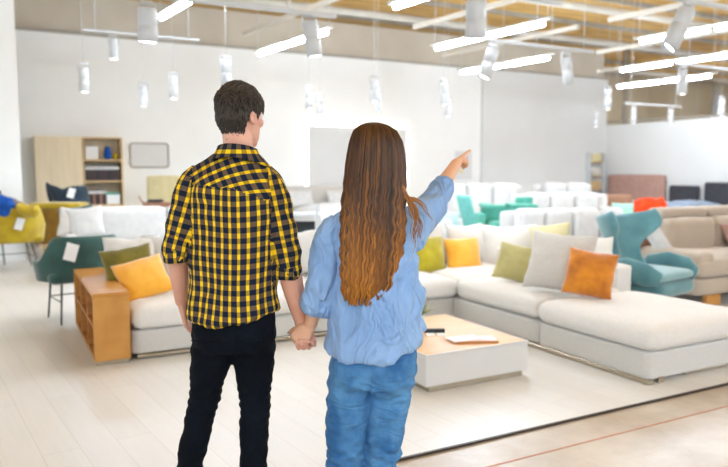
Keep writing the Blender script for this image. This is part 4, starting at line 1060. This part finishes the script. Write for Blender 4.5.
# picture frame with rounded corners on the back wall
t = thing('picture_frame', 'empty taupe frame with rounded corners on the white back wall', 'picture', (2.44,14.99,1.56))
fw, fh = .78, .50; R_ = .06; pts = []
for cx, cz, a0 in ((fw-R_,R_,-PI/2),(fw-R_,fh-R_,0),(R_,fh-R_,PI/2),(R_,R_,PI)):
    for k_ in range(7): a = a0 + PI/2*k_/6; pts.append(Vector((cx+R_*math.cos(a), -.02, cz+R_*math.sin(a))))
obj('frame', tube(pts+[pts[0]], [.014]*(len(pts)+1), side=(0,1,0), segs=10, cap=False), M_frame, t)
obj('picture', box((.01,-.008,.01),(fw-.01,-.002,fh-.01), .002, 1), M_panel, t, False)
# desk corner by the man's shoulder
d = 12.6; v = W(A(150,205,d).x, d); t = thing('desk', 'light oak desk seen behind the white sofa left of the man', 'desk', (v.x,v.y,.010), -YAW)
obj('desk_top', box((-.25,-.05,.76),(.75,.6,.80), .005, 1), M_oak_lt, t, False)
for x in (-.22,.70):
    for y in (0,.55): obj('leg', box((x,y,0),(x+.04,y+.04,.76), .004, 1), M_oak_lt, t, False)
t = thing('office_chair', 'beige upholstered chair with a tall back standing behind the desk', 'chair', W(A(163,190,13.95).x,13.95,.010), -YAW)
obj('backrest', softbox((-.34,0,.55),(.34,.10,1.37), r=.06, crown=.01), M_straw, t); obj('seat', softbox((-.32,-.5,.42),(.32,.0,.54), r=.04), M_straw, t)
for sx in (-1,1):
    for y in (-.45,.05): obj('leg', tube([(sx*.27,y,.43),(sx*.29,y,0)], .015, segs=8), M_oak, t)
pb = W(A(156,202,12.8).x, 12.8, .8105)
t = thing('tray', 'small wooden tray with curved rim on the desk', 'tray', pb, -YAW)
obj('tray_base', box((-.22,-.12,0),(.30,.12,.09), .01, 2), M_brown, t, False); obj('handle', tube([(-.22,0,.05),(-.30,0,.16),(-.31,0,.20)], .014, segs=8), M_brown, t)
tag(obj('folded_cloth', softbox((-.14,-.1,0),(.12,.1,.045), r=.02, crown=.01, wr=.01), M_char, None, True, pb+Vector((0,0,.091)), (0,0,-YAW)), 'dark folded cloth in the wooden desk tray', 'cloth')
# ------------------------------------------------------------------ white sofa behind, left
def sofa(name, label, loc, rot, m, L=2.2, D=.9, H=.9, seat_h=.45, group=None, nb=2, arm=.58, cat='sofa', legs=M_oak, arms=(1,1)):
    t = thing(name, label, cat, loc, rot, group); aw = .16
    obj('base', softbox((0,0,.12),(L,D,.28), r=.03, crown=0, n=8), m, t)
    x0, x1 = (aw if arms[0] else 0), (L-aw if arms[1] else L)
    for i in range(nb):
        a = x0+(x1-x0)*i/nb; b = x0+(x1-x0)*(i+1)/nb
        obj('seat_cushion', softbox((a+.005,-.01,.285),(b-.005,D*.72,seat_h), r=.05, crown=.02, n=10, seed=i, wr=.004), m, t)
        obj('back_cushion', softbox((a+.005,D*.60,seat_h+.0),(b-.005,D-.10,H), r=.08, crown=.01, n=10, seed=i+3, wr=.008), m, t)
    obj('back_frame', softbox((0,D-.12,.28),(L,D,H-.03), r=.05, crown=0, n=8), m, t)
    if arms[0]: obj('armrest', softbox((0,0,.28),(aw-.005,D-.13,arm), r=.05, crown=.01, n=8), m, t)
    if arms[1]: obj('armrest', softbox((L-aw+.005,0,.28),(L,D-.13,arm), r=.05, crown=.01, n=8), m, t)
    for x in (.08,L-.08):
        for y in (.08,D-.08): obj('leg', tube([(x,y,.13),(x,y,0)], [.025,.018], segs=10), legs, t)
    return t
WS = 'white sofas in the hall'
sofa('sofa', 'white two-seat sofa with two small pillows behind the green armchair', (.74,9.75,.010), 0, M_wht, 2.9, .95, .95, group=WS, arm=.62)
pil('throw_pillow', 'plain white pillow on the white sofa behind the green armchair', 'pillow', GY(72,237,10.1), (-.2,.1,-.3), M_sofa, .40,.40,.14, 31, 'pillows on the left white sofa')
pil('throw_pillow', 'white pillow with a green edge on the white sofa behind the green armchair', 'pillow', GY(88,237,10.0), (-.25,-.12,-.15), M_wht, .46,.42,.14, 32, 'pillows on the left white sofa')
pil('throw_pillow', 'green pillow showing as a rim behind the white one above the green armchair', 'pillow', GY(81,236,10.10), (-.22,-.16,-.15), M_green, .46,.42,.12, 33, 'pillows on the left white sofa')
# ------------------------------------------------------------------ backlit panel on the back wall
t = thing('wall_panel', 'backlit matt grey panel on the back wall between the couple, with a glowing edge', 'panel', (6.26,14.98,1.1))
obj('panel', box((.18,-.16,.0),(2.85,-.12,1.42), .01, 1), M_panel, t, False)
obj('light_strip', join(box((.08,-.11,.0),(.17,-.08,1.50), .004, 1), box((.08,-.11,1.43),(2.95,-.08,1.50), .004, 1), box((2.88,-.11,.0),(2.95,-.08,1.45), .004, 1)), M_glow, t, False)
obj('mount', box((.3,-.12,.1),(2.7,0,1.3), .004, 1), M_panel, t, False)

# ------------------------------------------------------------------ beds
def bed(label, loc, rot, mh, mb_, W_=1.7, L=2.1, hh=1.1, hw=None, group='beds in the hall', md_=None, lump=.05, mat_h=.55):
    """local: headboard along x at y=0, bed runs towards -y"""
    t = thing('bed', label, 'bed', loc, rot, group); hw = hw or W_+.1
    obj('headboard', softbox((-hw/2,0,.05),(hw/2,.12,hh), r=.04, crown=0, n=10), mh, t)
    obj('bed_frame', softbox((-W_/2,-L,.08),(W_/2,-.005,.30), r=.03, crown=0, n=8), mh, t)
    obj('mattress', softbox((-W_/2+.03,-L+.03,.30),(W_/2-.03,-.01,mat_h), r=.07, crown=.02, n=10), M_wht, t)
    obj('duvet', softbox((-W_/2-.02,-L-.01,mat_h-.22),(W_/2+.02,-.55,mat_h+.09), r=.08, crown=lump, n=20, wr=.03, seed=len(label)), mb_ or M_wht, t)
    for sx in (-1,1):
        for y in (-.1,-L+.1): obj('leg', box((sx*W_*.42-.03,y-.03,0),(sx*W_*.42+.03,y+.03,.09), .004, 1), M_steel, t, False)
    return t
v = GY(322,190,14.6)
bed('grey upholstered bed with white bedding at the back wall between the couple', (v.x,14.6,.010), 0, M_greige, None, 1.9, 2.1, 1.12, lump=.16, hw=2.5)
for i, (px, lb) in enumerate(((302,'left'),(340,'right'))):
    vv = GY(px,200,14.35); pil('bed_pillow', 'white bed pillow on the %s side of the bed between the couple' % lb, 'pillow', (vv.x,14.3,.66), (-.5,0,0), M_wht, .62,.42,.16, 40+i, 'pillows on the back wall bed')
# low shelf and dark box seen between the couple
t = thing('display_stand', 'white open display frame between the couple, behind the sofa', 'stand', (W(A(303,225,8.6).x,8.6,.010)), -YAW)
for z in (.62,.92): obj('shelf_board', box((-.22,-.15,z),(.20,.25,z+.03), .004, 1), M_lamp, t, False)
for x in (-.22,.17):
    for y in (-.15,.22): obj('post', box((x,y,0),(x+.03,y+.03,1.05), .003, 1), M_lamp, t, False)
v = W(A(302,224,8.6).x, 8.6, .6605)
tag(obj('screen', join(([Matrix.Rotation(-.35,3,'X')@Vector(q)+Vector((0,.02,.0)) for q in box((-.15,-.015,0),(.16,.015,.20), .006, 2)[0]], box((-.15,-.015,0),(.16,.015,.20), .006, 2)[1])), M_black, None, False, v, (0,0,-YAW)), 'black slanted screen on the white stand between the couple', 'screen')
# beds by the right partition
def rbed(p0, p1, lab, mh, mb_, hh, lump=.04, L=1.9):
    a = GX(p0, 190, 16.0).y; b = GX(p1, 190, 16.0).y; w = a-b-.06
    return bed(lab, (15.98,(a+b)/2,.010), -PI/2, mh, mb_, w-.1, L, hh, hw=w, lump=lump)
rbed(607, 665, 'bed with a tall rose-brown headboard by the right partition', M_rose, None, 1.36)
rbed(668, 699, 'bed with a plain charcoal headboard and white bedding by the right partition', M_char, None, 1.08)
rbed(703, 742, 'charcoal bed with blue-grey bedding at the right edge', M_char, M_bluegrey, 1.18, lump=.12)
v = W(A(620,200,15.6).x, 15.6, .010)
t = thing('armchair', 'brown leather armchair back in front of the rose-brown headboard', 'chair', v, -YAW)
obj('backrest', softbox((-.36,0,.35),(.30,.16,.92), r=.05), M_brown, t); obj('seat', softbox((-.36,.0,.18),(.30,.65,.42), r=.05), M_brown, t)
for x in (-.32,.26):
    for y in (.05,.6): obj('leg', tube([(x,y,.2),(x,y,0)], .02, segs=8), M_oak, t)
# white sofas and covered beds in the middle
M_w2 = M_wht
def whiteblock(px0, px1, ytop, d, label, H=None, L=None, nb=3):
    a = A(px0, ytop, d); b = A(px1, ytop, d); L = b.x-a.x; p = W(a.x, d, .010)
    return sofa('sofa', label, p, -YAW+.12, M_wht, L, .95, a.z, group=WS, nb=nb, arm=a.z-.25, legs=M_steel)
whiteblock(548, 612, 184, 15.2, 'farthest white sofa before the white back panel', nb=2)
whiteblock(440, 540, 185, 14.0, 'far white sofa behind the aqua chairs', nb=3)
whiteblock(530, 630, 195, 11.6, 'white sofa left of the rose-brown bed, behind the mint pillow', nb=3)
whiteblock(522, 640, 213, 8.9, 'white sofa directly behind the corner sofa, left of the teal wing chair', nb=3)
whiteblock(392, 455, 206, 10.9, 'white sofa behind the woman\'s shoulder, below her raised arm', nb=2)
for px,dd,m,lb,w_2,h_2 in ((624,12.05,M_mint,'small mint green pillow behind the teal wing chair',.40,.46),(449,11.15,M_paleblue,'pale blue pillow under the light aqua chair',.36,.34)):
    v = A(px,220,dd); pil('throw_pillow', lb, 'pillow', W(v.x, dd, .475), (-.2,0,-YAW), m, w_2, h_2, .12, px, 'single pillows in the hall')
v = W(A(657,205,12.2).x, 12.2, A(657,208,12.2).z)
tag(obj('throw_blanket', join(softbox((-.36,-.2,-.14),(.12,.3,.14), r=.10, crown=.04, wr=.05, n=16, seed=3), softbox((.0,-.2,-.16),(.46,.3,-.03), r=.05, crown=.01, wr=.03, n=12, seed=5)), M_red, None, True, v, (0,0,-YAW)), 'vermilion red cloth heaped on the white bed before the rose-brown headboard', 'blanket')
# its carrier bed
v = W(A(662,215,12.3).x, 12.3, .010); zc_ = A(657,213,12.2).z
t = thing('day_bed', 'white daybed carrying the vermilion cloth behind the taupe sofa', 'bed', v, -YAW)
obj('mattress', softbox((-.42,-.45,.35),(1.5,.75,zc_-.02), r=.06, crown=.01, n=12), M_wht, t); obj('bed_frame', softbox((-.44,-.47,.1),(1.52,.77,.34), r=.02, crown=0, n=6), M_wht, t)
for x in (-.35,1.4):
    for y in (-.35,.65): obj('leg', box((x-.03,y-.03,0),(x+.03,y+.03,.11), .004, 1), M_steel, t, False)

# ------------------------------------------------------------------ aqua chairs
def aqua_chair(label, px, d, rot, m, ytop, w=.6):
    a = A(px, ytop, d); t = thing('lounge_chair', label, 'chair', W(a.x, d, .010), rot, 'aqua chairs'); H = a.z-.010
    R = Matrix.Rotation(.28,3,'X')
    V, F = softbox((-w/2,-.03,0),(w/2,.03,H-.38), r=.025, crown=0, n=8); obj('backrest', ([R@v+Vector((0,0,.40)) for v in V], F), m, t)
    obj('seat', softbox((-w/2,-.0,.38),(w/2,.6,.45), r=.03, crown=.01, n=8), m, t)
    for sx in (-1,1):
        obj('armrest', softbox((sx*w/2-.035,-.05,.62),(sx*w/2+.035,.55,.67), r=.02, crown=0, n=6), m, t)
        for y in (.03,.52): obj('leg', tube([(sx*w/2,y,.63),(sx*(w/2+.02),y,0)], .02, segs=10), m, t)
    return t
aqua_chair('light aqua chair with a slanted back just right of the raised forearm', 473, 11.7, face(1,.3), M_aqua2, 195, .5)
t = thing('lounge_chair', 'aqua green lounge armchair with a raised side and a hanging white tag', 'chair', W(A(507,225,10.5).x, 10.5, .010), -YAW, 'aqua chairs')
q = lambda px, py: (A(px,py,10.5).x - A(507,225,10.5).x, A(px,py,10.5).z-.01)
def qb(name, x0, y0, x1, y1, ya, yb, m=M_aqua, r=.02):
    a = q(x0,y0); b = q(x1,y1); obj(name, softbox((a[0],ya,b[1]),(b[0],yb,a[1]), r=r, crown=0, n=8), m, t)
qb('backrest', 486,206,519,229, .45,.53); qb('armrest', 512,204,537,208, -.1,.5); qb('backrest', 521,198,538,205, .3,.42); qb('armrest', 484,204,492,208, -.1,.5)
qb('seat', 488,222,519,230, -.15,.45); qb('side_panel', 513,208,519,229, -.1,.44); qb('side_panel', 479,214,486,228, .0,.42)
for x in (484,517):
    for y in (-.1,.48): a = q(x,229); obj('leg', tube([(a[0],y,a[1]+.02),(a[0],y,0)], .018, segs=8), M_aqua, t)
a = q(515,214); obj('price_tag', box((a[0]-.03,-.112,a[1]-.07),(a[0]+.03,-.108,a[1]+.05), .001, 1), M_tag, t, False)
# poster and slim display at the wall
t = thing('poster', 'small pale poster with lilac and yellow spots on the wall right of the pointing hand', 'poster', (10.95,14.98,1.25))
obj('sheet', box((-.25,-.01,0),(.3,0,.75), .002, 1), M_panel, t, False); obj('spot', tube([(.1,-.014,.55),(.1,-.011,.55)], .07, segs=18), mat('lilac print', (196,184,214), .8), t, False); obj('spot', tube([(-.05,-.014,.22),(-.05,-.011,.22)], .06, segs=18), mat('yellow print', (226,206,150), .8), t, False)
t = thing('display_rack', 'slim beige sample rack at the corner of back wall and partition', 'rack', (15.35,14.71,.010))
obj('upright', box((0,0,0),(.03,.17,2.0), .004, 1), M_lamp, t, False); obj('upright', box((.55,0,0),(.58,.17,2.0), .004, 1), M_lamp, t, False)
for z in (.5,.9,1.3,1.7): obj('shelf_board', box((.03,0,z),(.55,.17,z+.03), .003, 1), M_birch2, t, False)
for k_, (z,m) in enumerate(((.93,M_birch2),(1.33,M_greige),(1.73,M_straw),(.53,M_taupe))):
    tag(obj('sample_box', box((.08,.03,z+.0005),(.5,.15,z+.24), .01, 1), m, None, False, (15.35,14.71,.010)), ('second-lowest sand coloured','greige third from the bottom','straw coloured topmost','taupe lowest')[k_] + ' sample box in the corner rack', 'box', 'sample boxes in the rack')

# ------------------------------------------------------------------ teal wing chair
def wing_back():
    V, F = [], []; nu, nv = 36, 26
    for sd_ in (0,1):
        for j in range(nv+1):
            v = j/nv
            w = .26 - .035*math.exp(-((v-.32)/.16)**2) + .135*ss(.38,.85,v) - .02*ss(.93,1,v)
            for i in range(nu+1):
                u = -1+2*i/nu
                top = .60 + .07*abs(u)**3 - .02*math.exp(-(u*3)**2)
                a = u*(1.05 + .35*ss(.4,.8,v)); R = w*1.02
                x = math.sin(a)*R/max(.6,math.sin(1.2)); yb = (1-math.cos(a))*R*1.05
                th = (.035 if abs(u) < .97 else .02)*(1 if .03 < v < .97 else .45)
                off = th*(1 if sd_ else -1)
                x2 = x - math.sin(a)*off; y2 = yb + math.cos(a)*off - .20*v - .05*v*v
                V.append(Vector((x2, y2, .42 + top*v)))
    N = (nu+1)*(nv+1)
    for j in range(nv):
        for i in range(nu):
            q_ = (j*(nu+1)+i, j*(nu+1)+i+1, (j+1)*(nu+1)+i+1, (j+1)*(nu+1)+i); F.append(q_); F.append(tuple(N+x for x in q_[::-1]))
    for i in range(nu):
        for j in (0,nv): q_ = (j*(nu+1)+i, j*(nu+1)+i+1, N+j*(nu+1)+i+1, N+j*(nu+1)+i); F.append(q_[::-1] if j == 0 else q_)
    for j in range(nv):
        for i in (0,nu): q_ = (j*(nu+1)+i, (j+1)*(nu+1)+i, N+(j+1)*(nu+1)+i, N+j*(nu+1)+i); F.append(q_ if i == 0 else q_[::-1])
    return V, F
v = W(A(624,290,7.0).x, 7.0, .010)
t = thing('wing_lounge_chair', 'large dusty teal wing lounge chair behind the sofa chaise', 'chair', v, face(.62,-.78))
obj('backrest', wing_back(), M_teal, t)
hh_ = lambda a: .56 + .10*ss(1.0,.2,abs(a)) 
obj('shell', shell(hh_, .34, .30, th=.06, z0=.26, t0=-1.75, t1=1.75, flare=.14, lean=.0), M_teal, t)
def arm_wing(s):
    P = [(s*.36,.05,.50),(s*.40,.25,.53),(s*.40,.45,.50),(s*.34,.56,.46)]
    return tube([Vector(p) for p in P], [(.035,.10),(.035,.12),(.035,.11),(.03,.07)], side=(1,0,0), segs=16, dome=True)
for s in (-1,1): obj('armrest', arm_wing(s), M_teal, t)
obj('seat_base', softbox((-.36,-.22,.26),(.36,.58,.42), r=.09, crown=0, n=12), M_teal, t)
obj('seat_cushion', softbox((-.33,-.18,.42),(.33,.57,.50), r=.05, crown=.03, n=12), mat('pale teal velvet', (122,160,160), .8, rgb2=(110,150,152), scale=6, sheen=.5), t)
obj('pedestal', tube([(0,.12,.26),(0,.12,.03),(0,.12,.0)], [.03,.03,.03], segs=14), M_steel, t)
obj('foot_plate', tube([(0,.12,.018),(0,.12,.008),(0,.12,0)], [.10,.24,.25], segs=32), M_steel, t)

# ------------------------------------------------------------------ taupe sofa
tx = 6.55; ty_ = 4.72
t = thing('taupe_sofa', 'taupe fabric corner sofa with headrests at the right edge', 'sofa', (tx,ty_,.010))
obj('base', softbox((0,0,.13),(3.2,1.25,.32), r=.03, crown=0, n=10), M_taupe, t)
obj('seat_cushion', softbox((.02,-.02,.32),(1.55,.95,.52), r=.07, crown=.03, n=14, wr=.006, seed=2), M_taupe, t)
obj('seat_cushion', softbox((1.56,-.02,.32),(3.1,.95,.52), r=.07, crown=.03, n=14, wr=.006, seed=3), M_taupe, t)
for i, (a, b) in enumerate(((.55,1.42),(1.44,2.4),(2.42,3.2))):
    obj('back_cushion', softbox((a,.78,.46),(b,1.12,.90), r=.08, crown=.01, n=14, wr=.012, seed=i+6, puff=.02), M_taupe, t)
    obj('headrest', softbox((a+.01,.90,.89),(b-.01,1.16,1.02), r=.055, crown=.005, n=12, wr=.006, seed=i), M_taupe, t)
obj('back_frame', softbox((0,1.08,.3),(3.2,1.25,.86), r=.04, crown=0, n=8), M_taupe, t)
obj('armrest', softbox((0,.0,.33),(.30,1.07,.60), r=.06, crown=.01, n=8), M_taupe, t)
for x in (.35,1.9,3.0):
    for y in (.04,1.1): obj('foot', box((x-.12,y,.0),(x+.12,y+.06,.125), .006, 1), M_oak, t, False)
v = GY(661,262,5.25)
pil('throw_pillow', 'white bolster pillow leaning on the left arm of the taupe sofa', 'pillow', (v.x+.05,5.22,.56), (-.2,-.55,-.3), M_wht, .20,.46,.15, 51, 'pillows on the taupe sofa')
pil('throw_pillow', 'tan leather pillow behind the white bolster on the taupe sofa', 'pillow', (v.x-.05,5.48,.58), (-.3,-.2,-.2), M_brown, .34,.40,.14, 52, 'pillows on the taupe sofa')
v = GY(728,250,5.4)
pil('throw_pillow', 'pinkish pillow at the right edge on the taupe sofa', 'pillow', (v.x+.14,5.35,.56), (-.5,.0,0), M_rose, .38,.30,.16, 53, 'pillows on the taupe sofa')
# ------------------------------------------------------------------ camera, light, view
cd_ = bpy.data.cameras.new('camera'); cam = bpy.data.objects.new('camera', cd_); C.objects.link(cam)
cam.location = (0,0,CAM_H); cam.rotation_euler = (PI/2-PITCH, 0, -YAW); cd_.sensor_width = 36; cd_.lens = FPX/728*36; cd_.clip_end = 200
cd_.dof.use_dof = True; cd_.dof.focus_distance = 2.5; cd_.dof.aperture_fstop = 2.3
S.camera = cam
w = bpy.data.worlds.new('world'); S.world = w; w.use_nodes = True
w.node_tree.nodes['Background'].inputs[0].default_value = (.72,.86,1,1); w.node_tree.nodes['Background'].inputs[1].default_value = 1.5
S.view_settings.view_transform = 'Standard'; S.view_settings.look = 'None'; S.view_settings.gamma = 1; S.view_settings.exposure = .31
